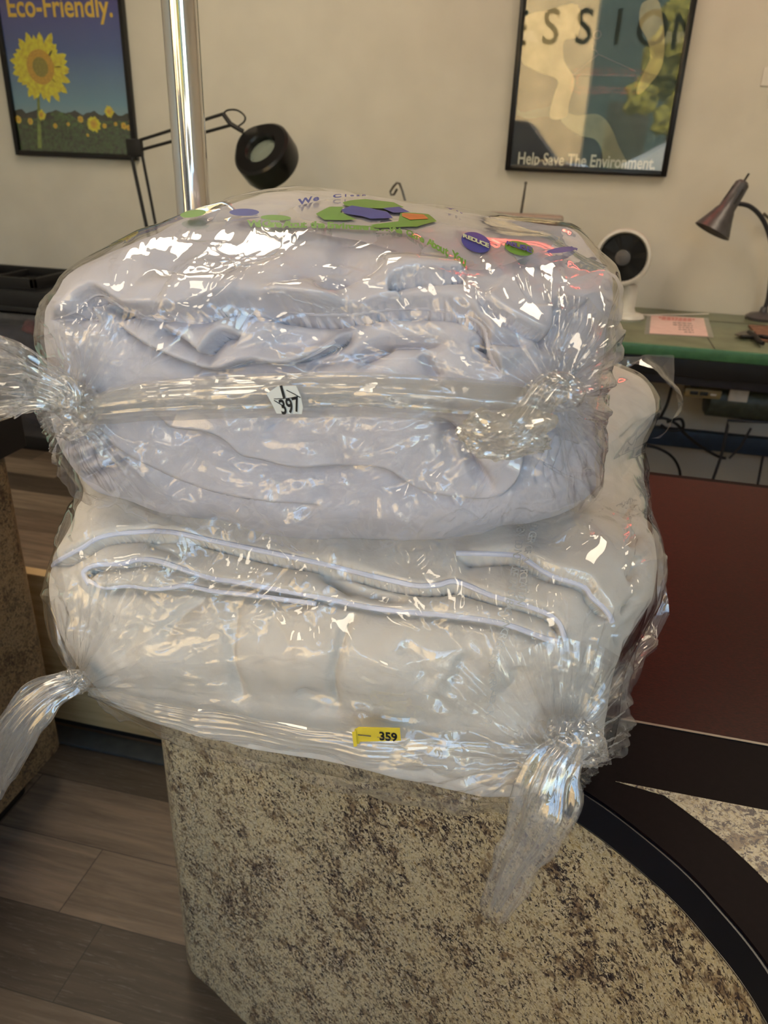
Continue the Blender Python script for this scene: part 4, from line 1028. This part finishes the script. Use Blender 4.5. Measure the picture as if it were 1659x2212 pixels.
crease(HLo, [(765, 1318), (745, 1360), (735, 1410), (724, 1460), (722, 1560)], .006, 9, .1)
crease(HLo, [(670, 1215), (720, 1245), (770, 1268), (830, 1282), (890, 1290)], .010, 12)
crease(HLo, [(680, 1215), (730, 1250), (765, 1290)], .007, 10)
crease(HLo, [(300, 1155), (340, 1170), (400, 1195)], .006, 14)
for x_, y_, x2, y2 in [(560, 1330, 640, 1420), (860, 1380, 930, 1480), (1000, 1400, 960, 1500), (300, 1340, 260, 1420), (640, 1480, 700, 1560), (1120, 1440, 1080, 1520)]:
    crease(HLo, [(x_, y_), ((x_+x2)/2+15, (y_+y2)/2), (x2, y2)], .0035, 22)
swell(HLo, 720, 1430, 420, 90, .012, 4)
swell(HLo, 300, 1430, 120, 80, .008)
swell(HLo, 1270, 1200, 90, 120, .006)
for k in range(7): crease(HLo, [(1400-k*5, 900+k*75), (1375, 930+k*75), (1345, 950+k*75)], .007, 11)
for k in range(9): crease(HLo, [(330+k*95, 1600+k*14), (400+k*95, 1625+k*14), (470+k*95, 1620+k*14)], .004, 12)

xu, yu, _ = proj(BU); xl, yl, _ = proj(BL)
PU = shaped(BU, NU, HU*1.5, .006, vnoise(BU, 16, 4)*.0035+vnoise(BU, 40, 4)*.0012)
PL = shaped(BL, NL, HLo*1.4, .006, vnoise(BL, 14, 6)*.0040+vnoise(BL, 36, 2)*.0014)
def trim_ok(V): return V
o = mesh('comforter', PU, FQ, M['cloth_white'], None, True)
tag(o, 'folded white comforter inside the upper clear plastic bag', 'comforter'); comf_u = o
o = mesh('comforter', PL, FQ, M['cloth_cream'], None, True)
tag(o, 'folded cream comforter with pale blue piping inside the lower clear plastic bag', 'comforter'); comf_l = o
bvh_u, bvh_l = grid_bvh(BU), grid_bvh(BL)
def seam(bvh, pts, r, push, name, mt, parent, dens=6, wob=0.0):
    P = []
    for p in smooth_open(pts, dens):
        h = cast(bvh, p[0], p[1], push)
        if h is not None: P.append(h[0])
    if len(P) > 2: return MB().tube(P, r, 8).build(name, mt, parent)
for nm, L_ in (('A', PIPE_A), ('B', PIPE_B), ('C', PIPE_C), ('D', PIPE_D)):
    seam(bvh_l, L_, .0021 if nm != 'D' else .0018, -.0035, 'piping', M['piping_blue'], comf_l)
for L_ in ([(84, 690), (139, 668), (177, 634), (211, 626), (249, 655), (278, 668), (359, 680), (422, 684), (506, 664), (590, 658), (679, 668), (760, 664)],
           [(640, 664), (741, 668), (846, 652), (941, 652), (1012, 668), (1050, 700), (1062, 761), (1092, 815)],
           [(300, 740), (350, 765), (410, 790), (470, 800), (540, 780), (608, 788), (670, 766), (717, 735)],
           [(440, 935), (480, 950), (520, 985), (560, 995), (640, 1012), (760, 1010), (830, 1016), (880, 1050), (930, 1068), (1000, 1080), (1060, 1080), (1110, 1050), (1135, 1000), (1140, 950)]):
    seam(bvh_u, [(x, y-4) for x, y in L_], .0018, -.0085, 'hem_cord', M['cloth_white'], comf_u)

# ---- film skins
KU = [(180, 880), (1180, 850)]; KL = [(185, 1465), (1200, 1605)]
FU = np.zeros(gx.shape); FL = np.zeros(gx.shape)
tents(FU, 330, (60, 400, 1350, 1200), KU, 5, .22, 26, 100, .75)
tents(FU, 120, (60, 600, 1350, 1200), KU, 15, .22, 9, 26, .5)
tents(FU, 300, (60, 590, 1350, 1200), KU, 25, .45, 8, 24, .4)
lines(FU, 260, (80, 420, 1340, 1180), KU, 31)
gather(FU, KU[0], 40, 150, .007, 46, 1); gather(FU, KU[1], 40, 130, .010, 54, 2)
tents(FL, 330, (80, 1000, 1450, 1760), KL, 6, .22, 26, 100, .75)
tents(FL, 120, (80, 1150, 1450, 1760), KL, 16, .22, 9, 26, .5)
tents(FU, 130, (200, 900, 1250, 1170), KU, 45, .65, 8, 22, .4)
tents(FL, 380, (80, 1100, 1450, 1760), KL, 26, .6, 8, 24, .4)
lines(FL, 230, (100, 1080, 1430, 1740), KL, 32)
gather(FL, KL[0], 30, 170, .008, 50, 3); gather(FL, KL[1], 30, 190, .009, 60, 4)
FU *= .22+.78*sstep(545, 650, gy)
SU = shaped(BU, NU, FU, -.0005, np.abs(vnoise(BU, 22, 8))*.0015); SL = shaped(BL, NL, FL, -.0005, np.abs(vnoise(BL, 22, 5))*.0015)
SU = np.where(((SU-PU)*NU).sum(1)[:, None] < .0018, PU+NU*.0018, SU); SL = np.where(((SL-PL)*NL).sum(1)[:, None] < .0018, PL+NL*.0018, SL)
SL[:, 2] = np.maximum(SL[:, 2], CT+.0015+.0*SL[:, 2])
kb = proj(np.array([[-.25, .5, 1.2]]))
bag_u = thing('laundry_bag', 'upper knotted clear plastic bag printed on top, with white 397 ticket', 'plastic bag', (-.2, .8, 1.12))
bag_l = thing('laundry_bag', 'lower knotted clear plastic bag with yellow 359 ticket', 'plastic bag', (-.16, .8, CT))
mesh('plastic_film', SU, FQ, M['film'], bag_u, True)
mesh('plastic_film', SL, FQ, M['film'], bag_l, True)
bvh_fu, bvh_fl = grid_bvh(SU), grid_bvh(SL)

# ---- loose sheets of film
def crumple(P, N, amp, seed, sc_=40, n=50, size=.03):
    P = np.asarray(P); h = np.zeros(len(P)); q = np.random.RandomState(seed)
    lo_, hi_ = P.min(0), P.max(0)
    for k in range(n):
        c = lo_+q.rand(3)*(hi_-lo_); d = q.randn(3); d /= np.linalg.norm(d); s_ = size*(.4+q.rand())
        r = P-c; ac = np.abs(r@d); h += (q.rand()*2-.8)*amp*np.maximum(0, 1-ac/s_)*np.exp(-(r*r).sum(1)/(s_*2.4)**2)
    return P+N*h[:, None]
def patch(A, B, nu, nv, name, mt, parent, amp=.004, seed=1, bulge=0.0, pleat=0, pl_amp=0.0, n=50, size=.03):
    """sheet between two 3-D polylines A and B"""
    def res(L, n_):
        L = np.array(L, float); t_ = np.r_[0, np.cumsum(np.linalg.norm(L[1:]-L[:-1], axis=1))]; t_ /= t_[-1]
        u = np.linspace(0, 1, n_); return np.stack([np.interp(u, t_, L[:, k]) for k in range(3)], 1)
    a, b_ = res(A, nu), res(B, nu); v = np.linspace(0, 1, nv)[:, None, None]
    P = a[None]*(1-v)+b_[None]*v
    du = np.gradient(P, axis=1); dv = np.gradient(P, axis=0); N = np.cross(du, dv); N /= np.linalg.norm(N, axis=2)[..., None]+1e-9
    if (N.mean((0, 1)) @ (CAM-P.mean((0, 1)))) < 0: N = -N
    P = P+N*(bulge*np.sin(np.pi*v)*1.0)
    if pleat:
        q = np.random.RandomState(seed+7); tab = q.rand(pleat+1)*2-1
        f = np.interp(np.linspace(0, pleat, nv), np.arange(pleat+1), tab)[:, None, None]; uu_ = np.linspace(0, 1, nu)[None, :, None]; P = P+N*(1-2*np.abs(f))*pl_amp*np.minimum(1, uu_*5)*(1-uu_)**.6
    P = crumple(P.reshape(-1, 3), N.reshape(-1, 3), amp, seed, n=n, size=size)
    idx = np.arange(nu*nv).reshape(nv, nu)
    Fc = np.stack([idx[:-1, :-1].ravel(), idx[:-1, 1:].ravel(), idx[1:, 1:].ravel(), idx[1:, :-1].ravel()], 1)
    return mesh(name, P, Fc, mt, parent, True)
def c3(bvh, pts, push):
    out = []
    for p in pts:
        h = cast(bvh, p[0], p[1], push)
        if h is not None: out.append(tuple(h[0]))
    return out
# fans of gathered film spreading from the knots
def fan(base, K, ends, push0, push1, parent, seed, pleats=9, pa=.004):
    k0_ = cast(base, *K, push0)[0]
    for j in range(len(ends)-1):
        A = [tuple(k0_)]+c3(base, [(K[0]+(ends[j][0]-K[0])*u, K[1]+(ends[j][1]-K[1])*u) for u in (.3, .6, 1)], push1)
        B = [tuple(k0_)]+c3(base, [(K[0]+(ends[j+1][0]-K[0])*u, K[1]+(ends[j+1][1]-K[1])*u) for u in (.3, .6, 1)], push1)
        if len(A) > 2 and len(B) > 2:
            patch(A, B, 60, 60, 'gathered_film', M['film_fan'], parent, .002, seed+j, .0, pleats, pa, 50, .015)
fan(bvh_u, (1178, 850), [(1195, 640), (1265, 650), (1312, 700), (1316, 775), (1305, 850), (1290, 940), (1285, 1040), (1220, 1100)], .012, .004, bag_u, 60)
fan(bvh_u, (175, 872), [(92, 700), (150, 690), (230, 720)], .014, .003, bag_u, 70, 8, .003)
fan(bvh_u, (175, 880), [(110, 930), (150, 1010), (260, 1070), (380, 1080)], .014, .003, bag_u, 75, 9, .003)
fan(bvh_l, (1205, 1605), [(1110, 1400), (1200, 1370), (1290, 1390), (1350, 1430), (1325, 1560), (1290, 1630)], .012, .004, bag_l, 80, 9, .004)
fan(bvh_l, (185, 1468), [(125, 1370), (115, 1300), (180, 1260), (250, 1330)], .010, .003, bag_l, 90, 8, .003)
# gathered seam flap across the front of the upper bag
top_l = [(205, 858), (260, 832), (340, 818), (480, 808), (640, 802), (800, 803), (960, 812), (1100, 822), (1170, 838)]
bot_l = [(205, 905), (260, 905), (340, 898), (480, 896), (640, 892), (800, 890), (900, 896), (1000, 905), (1170, 900)]
patch(c3(bvh_u, top_l, .007), c3(bvh_u, bot_l, .011), 240, 34, 'seam_flap', M['film_flap'], bag_u, .003, 3, .006, 9, .0015, 90, .02)
patch(c3(bvh_u, [(x, y+6) for x, y in top_l], .009), c3(bvh_u, [(x, y-22) for x, y in bot_l], .014), 240, 26, 'seam_flap', M['film_flap'], bag_u, .003, 4, .005, 7, .0018, 90, .018)
top_l = [(215, 1468), (330, 1500), (480, 1525), (640, 1545), (800, 1565), (960, 1580), (1080, 1585), (1170, 1592)]
bot_l = [(215, 1492), (330, 1545), (480, 1580), (640, 1602), (800, 1622), (960, 1640), (1080, 1640), (1170, 1625)]
patch(c3(bvh_l, top_l, .006), c3(bvh_l, bot_l, .009), 240, 30, 'seam_flap', M['film_flap'], bag_l, .003, 5, .004, 9, .0015, 90, .02)

def bundle(pts, rad, name, mt, parent, seed, nf=9, depth=.35, seg=84, flat=1.0, twist=1.5, open_end=True):
    """pleated tail of gathered film"""
    P = [Vector(p) for p in smooth_open([tuple(p) for p in pts], 10)]; n_ = len(P)
    rr = np.interp(np.linspace(0, 1, n_), np.linspace(0, 1, len(rad)), rad)
    q = np.random.RandomState(seed); ph = q.rand(6)*6.28; fr = q.randint(nf-3, nf+9, 6); am = q.rand(6)+.3; am /= am.sum()
    V = []; vd = Vector((0, -1, .5)).normalized()
    for i, p in enumerate(P):
        t_ = (P[min(i+1, n_-1)]-P[max(i-1, 0)]).normalized(); u = t_.cross(vd).normalized(); v = t_.cross(u)
        s_ = i/(n_-1)
        for k in range(seg):
            a = 2*math.pi*k/seg
            f = sum(am[j]*(1-2*abs(((fr[j]*a+ph[j]+twist*s_*(j % 3-1)*2)/(2*math.pi)) % 1*2-1)) for j in range(6))
            f2 = vnoise(np.array([[p.x*45+math.cos(a), p.y*45+math.sin(a), p.z*45]]), 1.0, seed)[0]
            R_ = rr[i]*(1+depth*f+.22*f2)
            V.append(p+u*math.cos(a)*R_+v*math.sin(a)*R_*flat)
    idx = np.arange(n_*seg).reshape(n_, seg); nx = np.roll(idx, -1, axis=1)
    Fc = np.stack([idx[:-1].ravel(), nx[:-1].ravel(), nx[1:].ravel(), idx[1:].ravel()], 1)
    return mesh(name, np.array([tuple(v) for v in V]), Fc, mt, parent, True)
def knot(c, r, name, parent, seed, sq=(1, .8, .8)):
    bm = bmesh.new(); bmesh.ops.create_icosphere(bm, subdivisions=5, radius=1)
    V = np.array([v.co[:] for v in bm.verts]); V = crumple(V, V, .10, seed, n=50, size=.7)
    V *= (1+.12*vnoise(V, 5, seed))[:, None]
    for v, k in zip(bm.verts, V): v.co = Vector((c[0]+k[0]*r*sq[0], c[1]+k[1]*r*sq[1], c[2]+k[2]*r*sq[2]))
    q = MB(); q.bm.free(); q.bm = bm; return q.build(name, M['film_bunch'], parent, angle=180, recalc=False)
# upper left knot and flaring tail
k1, _ = cast(bvh_fu, 172, 872, .012); k1 = np.array(k1)
e = [on_y(x, y, yy) for x, y, yy in [(130, 852, k1[1]-.012), (75, 832, k1[1]-.02), (25, 820, k1[1]-.03), (-40, 805, k1[1]-.05), (-140, 780, k1[1]-.07)]]
bundle([k1]+e, [.011, .012, .015, .021, .026, .030, .036], 'tied_tail', M['film_tail'], bag_u, 2, 10, .45, 110, .8)
bundle([k1]+[p+np.array([0, .006, -.006]) for p in e], [.007, .010, .012, .018, .022, .026], 'tied_tail', M['film_tail'], bag_u, 12, 8, .5, 90, .7)
knot(k1, .022, 'knot', bag_u, 4, (1.1, .7, .95))
# upper right knot with crumpled ball
k2, _ = cast(bvh_fu, 1178, 862, .010); k2 = np.array(k2)
knot(k2, .016, 'knot', bag_u, 8, (1.2, .7, .8))
kb_, _ = cast(bvh_u, 1062, 905, .040); kb_ = np.array(kb_)
def ball(c, rx, rz, ry, seed, name, parent):
    bm = bmesh.new(); bmesh.ops.create_icosphere(bm, subdivisions=5, radius=1)
    V = np.array([v.co[:] for v in bm.verts]); V = crumple(V, V, .17, seed, n=110, size=.5); V = crumple(V, V, .16, seed+1, n=260, size=.24); V = crumple(V, V, .10, seed+2, n=420, size=.12); V *= (1+.16*vnoise(V, 1.3, seed))[:, None]; V /= np.percentile(np.linalg.norm(V, axis=1), 80)
    for v, k in zip(bm.verts, V): v.co = Vector((c[0]+k[0]*rx, c[1]+k[1]*ry, c[2]+k[2]*rz))
    q = MB(); q.bm.free(); q.bm = bm; return q.build(name, M['film_ball'], parent, smooth=False, recalc=False)
ball(kb_, .030, .0165, .018, 5, 'crumpled_tail_end', bag_u)
bundle([k2, k2+np.array([-.006, -.012, .004]), kb_+np.array([.012, 0, .006]), kb_], [.008, .009, .010, .010], 'tied_tail', M['film_tail'], bag_u, 22, 9, .4, 90)
# lower left knot and tail
k3, _ = cast(bvh_fl, 182, 1468, .010); k3 = np.array(k3)
e = [on_y(x, y, yy) for x, y, yy in [(150, 1478, k3[1]-.01), (100, 1500, k3[1]-.02), (55, 1545, k3[1]-.03), (15, 1610, k3[1]-.035), (-30, 1690, k3[1]-.035)]]
bundle([k3]+e, [.007, .009, .011, .014, .016, .018, .019], 'tied_tail', M['film_tail'], bag_l, 31, 8, .45, 100, .75)
bundle([k3]+[p+np.array([0, .004, 0]) for p in e], [.004, .006, .008, .011, .013], 'tied_tail', M['film_tail'], bag_l, 33, 8, .5, 80, .7)
knot(k3, .011, 'knot', bag_l, 6, (1.15, .8, .8))
# lower right knot and hanging tail
k4, _ = cast(bvh_fl, 1208, 1612, .012); k4 = np.array(k4)
e = [on_y(x, y, yy) for x, y, yy in [(1200, 1660, k4[1]-.012), (1178, 1730, k4[1]-.022), (1145, 1810, k4[1]-.03), (1105, 1890, k4[1]-.035), (1065, 1975, k4[1]-.038)]]
bundle([k4]+e, [.009, .017, .022, .020, .017, .014, .011], 'tied_tail', M['film_tail'], bag_l, 41, 8, .4, 100, .7)
bundle([k4]+[p+np.array([0, .004, 0]) for p in e], [.006, .010, .014, .012, .010, .007, .003], 'tied_tail', M['film_tail'], bag_l, 43, 9, .5, 80, .7)
knot(k4, .015, 'knot', bag_l, 9, (1.2, .8, 1.0))
# empty film corners standing off the bags
patch([on_y(1290, 800, 1.10), on_y(1350, 790, 1.12), on_y(1400, 815, 1.12), on_y(1428, 870, 1.12), on_y(1405, 940, 1.12)],
      [on_y(1310, 764, 1.10), on_y(1380, 765, 1.13), on_y(1456, 767, 1.16), on_y(1446, 850, 1.15), on_y(1412, 948, 1.12)], 90, 40, 'film_corner', M['film_loose'], bag_l, .006, 11, n=80, size=.03)
patch([on_y(1430, 1205, .78), on_y(1425, 1300, .76), on_y(1398, 1350, .74), on_y(1345, 1450, .68), on_y(1300, 1530, .60)],
      [on_y(1434, 1200, .78), on_y(1445, 1328, .75), on_y(1412, 1395, .72), on_y(1376, 1446, .68), on_y(1345, 1478, .66)], 110, 40, 'film_corner', M['film_loose'], bag_l, .005, 13, n=80, size=.03)
patch([on_y(1432, 1215, .77), on_y(1400, 1340, .72), on_y(1330, 1440, .62), on_y(1240, 1560, .53)],
      [on_y(1445, 1328, .745), on_y(1410, 1397, .70), on_y(1352, 1470, .61), on_y(1235, 1595, .52)], 130, 50, 'film_corner', M['film_loose'], bag_l, .004, 17, pleat=8, pl_amp=.003, n=90, size=.025)
patch(c3(bvh_fl, [(720, 1680), (800, 1697), (900, 1716), (1000, 1735), (1090, 1738)], .001), [on_y(x, y, .49) for x, y in [(720, 1690), (800, 1712), (900, 1740), (1000, 1757), (1095, 1757)]], 90, 14, 'film_hem', M['film_loose'], bag_l, .002, 19)

# ---- tickets
def ticket(bvh, quad, push, name, mt, parent, n=10, lift=.0006):
    """small ticket: corners measured, laid as a rigid card just off the film"""
    mx_, my_ = sum(q[0] for q in quad)/len(quad), sum(q[1] for q in quad)/len(quad)
    hits = [cast(bvh, mx_+dx_, my_+dy_, 0) for dx_ in (-40, 0, 40) for dy_ in (-25, 0, 25)]
    nrm = sum((h[1] for h in hits), Vector()).normalized(); c = cast(bvh, mx_, my_, 0)[0]+nrm*push; O = Vector(CAM)
    P = []
    for x, y in quad:
        r = Vector(ray(x, y)); P.append(O+r*((c-O).dot(nrm)/r.dot(nrm)))
    o = MB().prism([tuple(p) for p in P], nrm*lift).build(name, mt, parent, smooth=False)
    return o, c, nrm
o, c, nrm = ticket(bvh_u, [(576, 850), (600, 834), (640, 833), (650, 855), (655, 880), (652, 894), (598, 893), (590, 876)], .0235, 'paper_ticket', M['white_tag'], bag_u)
def frame_on(c, nrm, p_left, p_right, bvh=None):
    r0, r1 = Vector(ray(*p_left)), Vector(ray(*p_right)); O = Vector(CAM)
    a = O+r0*((c-O).dot(nrm)/r0.dot(nrm)); b_ = O+r1*((c-O).dot(nrm)/r1.dot(nrm))
    ux = (b_-a).normalized(); uy = nrm.cross(ux).normalized()
    if uy.z < 0: uy = -uy
    return a, b_, ux, uy
def on_card(c, nrm, ux, uy, off):
    def f(px_, py_):
        O = Vector(CAM); r = Vector(ray(px_, py_)); return O+r*((c-O).dot(nrm)/r.dot(nrm))+nrm*off
    return f
a, b_, ux, uy = frame_on(c, nrm, (605, 882), (646, 874)); f = on_card(c, nrm, ux, uy, .0012)
g = f(627, 877); text_mesh('397', .0122, M['ink_black'], 'ticket_number', o, lambda v: g+ux*v.x*.78+uy*v.y*1.15, bold=.0003)
g2 = f(612, 847); text_mesh('1', .0115, M['ink_black'], 'ticket_number', o, lambda v: g2+ux*v.x+uy*v.y, bold=.0004)
MB().tube([f(593, 861), f(620, 860), f(643, 857)], .00025, 6).build('ticket_line', M['ink_black'], o)
MB().tube([f(620, 842), f(636, 850), f(650, 858)], .0003, 6).build('ticket_line', M['ink_black'], o)
MB().tube([f(593, 864), f(605, 871), f(617, 879)], .0003, 6).build('ticket_line', M['ink_black'], o)
o, c, nrm = ticket(bvh_l, [(766, 1575), (775, 1570), (864, 1572), (866, 1599), (778, 1601), (776, 1606), (764, 1606)], .018, 'yellow_ticket', M['yellow_tag'], bag_l)
a, b_, ux, uy = frame_on(c, nrm, (820, 1588), (858, 1591)); f = on_card(c, nrm, ux, uy, .0012)
g3 = f(839, 1590); text_mesh('359', .0100, M['ink_black'], 'ticket_number', o, lambda v: g3+ux*v.x*.92+uy*v.y*1.1, bold=.0003)
MB().tube([f(774, 1585), f(802, 1588)], .0004, 6).build('staple', M['chrome'], o)
MB().tube([f(815, 1590), f(850, 1595)], .0002, 6).build('staple', M['ink_grey'], o)
P = [f(762, 1577), f(770, 1574), f(773, 1606), f(766, 1608)]
MB().prism([tuple(p+nrm*.001) for p in P], nrm*.0006).build('ticket_fold', M['yellow_tag'], o, smooth=False)

# ---- print on top of the upper bag (laid on the film)
def top_pt(X_, Y_, push=.0008):
    h = bvh_u.ray_cast(Vector((X_, Y_, 2.0)), Vector((0, 0, -1)))
    return (h[0]+Vector((0, 0, push))) if h[0] is not None else Vector((X_, Y_, 1.33))
def film_xy(x, y):
    h = cast(bvh_u, x, y, 0); return (h[0].x, h[0].y) if h else None
def drape(poly, name, mt, parent, push):
    """fill an outline given in the plane, cut it fine and lay it over the film"""
    bm = bmesh.new(); f_ = bm.faces.new([bm.verts.new((x, y, 0)) for x, y in poly]); bmesh.ops.triangulate(bm, faces=[f_])
    for k in range(4):
        es = [e_ for e_ in bm.edges if e_.calc_length() > .006]
        if not es: break
        bmesh.ops.subdivide_edges(bm, edges=es, cuts=1, use_grid_fill=True); bmesh.ops.triangulate(bm, faces=[q_ for q_ in bm.faces if len(q_.verts) > 3])
    for v in bm.verts: v.co = top_pt(v.co.x, v.co.y, push)
    q = MB(); q.bm.free(); q.bm = bm; return q.build(name, mt, parent, angle=180, recalc=False)
def poly_px(L): return [q for q in (film_xy(*p) for p in L) if q]
drape(poly_px(smooth_poly([(600, 470), (700, 440), (800, 430), (900, 448), (1010, 470), (1110, 490), (1200, 530), (1150, 560), (1060, 590), (1000, 588), (880, 560), (780, 530), (640, 505)], 2)), 'printed_panel', M['film_panel'], bag_u, .0030)
def arc_text(body, pix, size, mt, name, stretch=1.0):
    P = [Vector(q+(0,)) for q in poly_px(pix)]
    if len(P) < 2: return
    L = [0]
    for a, b_ in zip(P, P[1:]): L.append(L[-1]+(b_-a).length)
    n_ = len(body)
    def at(s_):
        s_ = max(0, min(L[-1]-1e-6, s_))
        for i in range(len(P)-1):
            if L[i+1] >= s_:
                u = (s_-L[i])/(L[i+1]-L[i]); return P[i].lerp(P[i+1], u), (P[i+1]-P[i]).normalized()
        return P[-1], (P[-1]-P[-2]).normalized()
    root = None
    bm_all = bpy.data.meshes.new(name)
    out = bmesh.new()
    for i, ch in enumerate(body):
        if ch == ' ': continue
        p, tx = at(L[-1]*(i+.5)/n_); ty = Vector((p.x, p.y, 0)).normalized()
        if ty.y < 0: ty = -ty
        cu = bpy.data.curves.new('g', 'FONT'); cu.body = ch; cu.size = size; cu.align_x = 'CENTER'; cu.align_y = 'CENTER'; cu.offset = size*.035; cu.resolution_u = 3
        o_ = bpy.data.objects.new('g', cu); C.objects.link(o_); bpy.context.view_layer.update()
        me = bpy.data.meshes.new_from_object(o_.evaluated_get(bpy.context.evaluated_depsgraph_get()))
        bpy.data.objects.remove(o_); bpy.data.curves.remove(cu)
        for v in me.vertices:
            q = p+tx*v.co.x*.85+ty*v.co.y*stretch; v.co = top_pt(q.x, q.y, .0056)
        out.from_mesh(me); bpy.data.meshes.remove(me)
    out.to_mesh(bm_all); out.free(); bm_all.materials.append(mt)
    return adopt(link(bpy.data.objects.new(name, bm_all)), bag_u)
def link(o_): C.objects.link(o_); return o_
arc_text('We Clean', [(648, 452), (690, 442), (740, 437), (792, 434)], .024, M['ink_blue'], 'printed_lettering', 1.5)
arc_text('You', [(955, 462), (980, 466), (1000, 476)], .017, M['ink_blue'], 'printed_lettering', 1.3)
arc_text('We Care About the Environment...', [(545, 500), (620, 502), (700, 503), (780, 507), (840, 510)], .012, M['ink_green'], 'printed_lettering', 1.8)
arc_text('We Care About You', [(846, 512), (880, 520), (920, 538), (965, 562), (1005, 585)], .0125, M['ink_green'], 'printed_lettering', 1.5)
def ell(cx_, cy_, rx, ry, ang=0, n=26):
    a0 = math.radians(ang); return [(cx_+rx*math.cos(a)*math.cos(a0)-ry*math.sin(a)*math.sin(a0), cy_+rx*math.cos(a)*math.sin(a0)+ry*math.sin(a)*math.cos(a0)) for a in [2*math.pi*k/n for k in range(n)]]
for (cx_, cy_, rx, ry, ang, mt, word, wm) in [(1027, 537, 33, 21, 22, 'ink_blue', 'REDUCE', 'ink_pale'), (1120, 550, 32, 15, 14, 'ink_green', 'REUSE', 'ink_blue'),
                                   (528, 471, 32, 8, 0, 'ink_blue', '', ''), (596, 483, 33, 6, 2, 'ink_green', '', ''), (418, 474, 28, 8, -8, 'ink_green', '', ''), (1213, 553, 34, 6, -8, 'ink_blue', '', '')]:
    q = poly_px(ell(cx_, cy_, rx, ry, ang))
    if len(q) > 8: drape(q, 'printed_oval', M[mt], bag_u, .0044)
    if word: arc_text(word, [(cx_-rx*.85, cy_-ry*.55), (cx_, cy_), (cx_+rx*.85, cy_+ry*.58)], .0105, M[wm], 'printed_lettering', 1.2)
for mt, L_ in (('ink_green', [(740, 448), (790, 440), (850, 447), (872, 458), (840, 462), (780, 460), (745, 455)]),
               ('ink_green', [(682, 474), (712, 458), (742, 458), (735, 470), (770, 486), (740, 488), (700, 487)]),
               ('ink_green', [(865, 470), (925, 474), (943, 490), (900, 502), (812, 505), (800, 498), (860, 490)]),
               ('ink_orange', [(868, 473), (915, 476), (925, 486), (885, 488), (868, 480)]),
               ('ink_blue', [(737, 466), (760, 456), (800, 462), (836, 470), (848, 484), (800, 486), (782, 480), (745, 474)]),
               ('ink_blue', [(826, 462), (862, 458), (884, 470), (850, 472)])):
    q = poly_px(L_)
    if len(q) > 3: drape(q, 'printed_arrow', M[mt], bag_u, .0042+.0004*(mt != 'ink_green'))
# pale warning print down the right of the lower bag
def px_text(body, pix, size, mt, name, bvh, parent, push=.0012):
    P = [cast(bvh, *p, push) for p in pix]; P = [(Vector(h[0]), h[1]) for h in P if h]
    L = [0]
    for a, b_ in zip(P, P[1:]): L.append(L[-1]+(b_[0]-a[0]).length)
    out = bmesh.new(); n_ = len(body)
    for i, ch in enumerate(body):
        if ch == ' ': continue
        s_ = L[-1]*(i+.5)/n_
        k = max(j for j in range(len(P)-1) if L[j] <= s_); u = (s_-L[k])/(L[k+1]-L[k])
        p = P[k][0].lerp(P[k+1][0], u); tx = (P[k+1][0]-P[k][0]).normalized(); nn = P[k][1].lerp(P[k+1][1], u).normalized(); ty = nn.cross(tx).normalized()
        cu = bpy.data.curves.new('g', 'FONT'); cu.body = ch; cu.size = size; cu.align_x = 'CENTER'; cu.align_y = 'CENTER'; cu.resolution_u = 2
        o_ = bpy.data.objects.new('g', cu); C.objects.link(o_); bpy.context.view_layer.update()
        me = bpy.data.meshes.new_from_object(o_.evaluated_get(bpy.context.evaluated_depsgraph_get()))
        bpy.data.objects.remove(o_); bpy.data.curves.remove(cu)
        for v in me.vertices: v.co = p+tx*v.co.x+ty*v.co.y+nn*.0005
        out.from_mesh(me); bpy.data.meshes.remove(me)
    me = bpy.data.meshes.new(name); out.to_mesh(me); out.free(); me.materials.append(mt)
    return adopt(link(bpy.data.objects.new(name, me)), parent)
M['film_print'] = plain('pale_film_print', (196, 196, 194), .6, nz=.0)
px_text('TO AVOID DANGER OF SUFFOCATION', [(1158, 1090), (1150, 1160), (1138, 1220), (1120, 1310)], .0088, M['film_print'], 'printed_warning', bvh_fl, bag_l, .003)
px_text('CHILDREN. DO NOT USE THIS BAG IN', [(1130, 1110), (1118, 1190), (1100, 1280), (1085, 1360)], .0088, M['film_print'], 'printed_warning', bvh_fl, bag_l, .003)
px_text('CRIBS BEDS CARRIAGES OR PL', [(1085, 1365), (1068, 1430), (1058, 1500), (1054, 1560)], .0080, M['film_print'], 'printed_warning', bvh_fl, bag_l, .003)
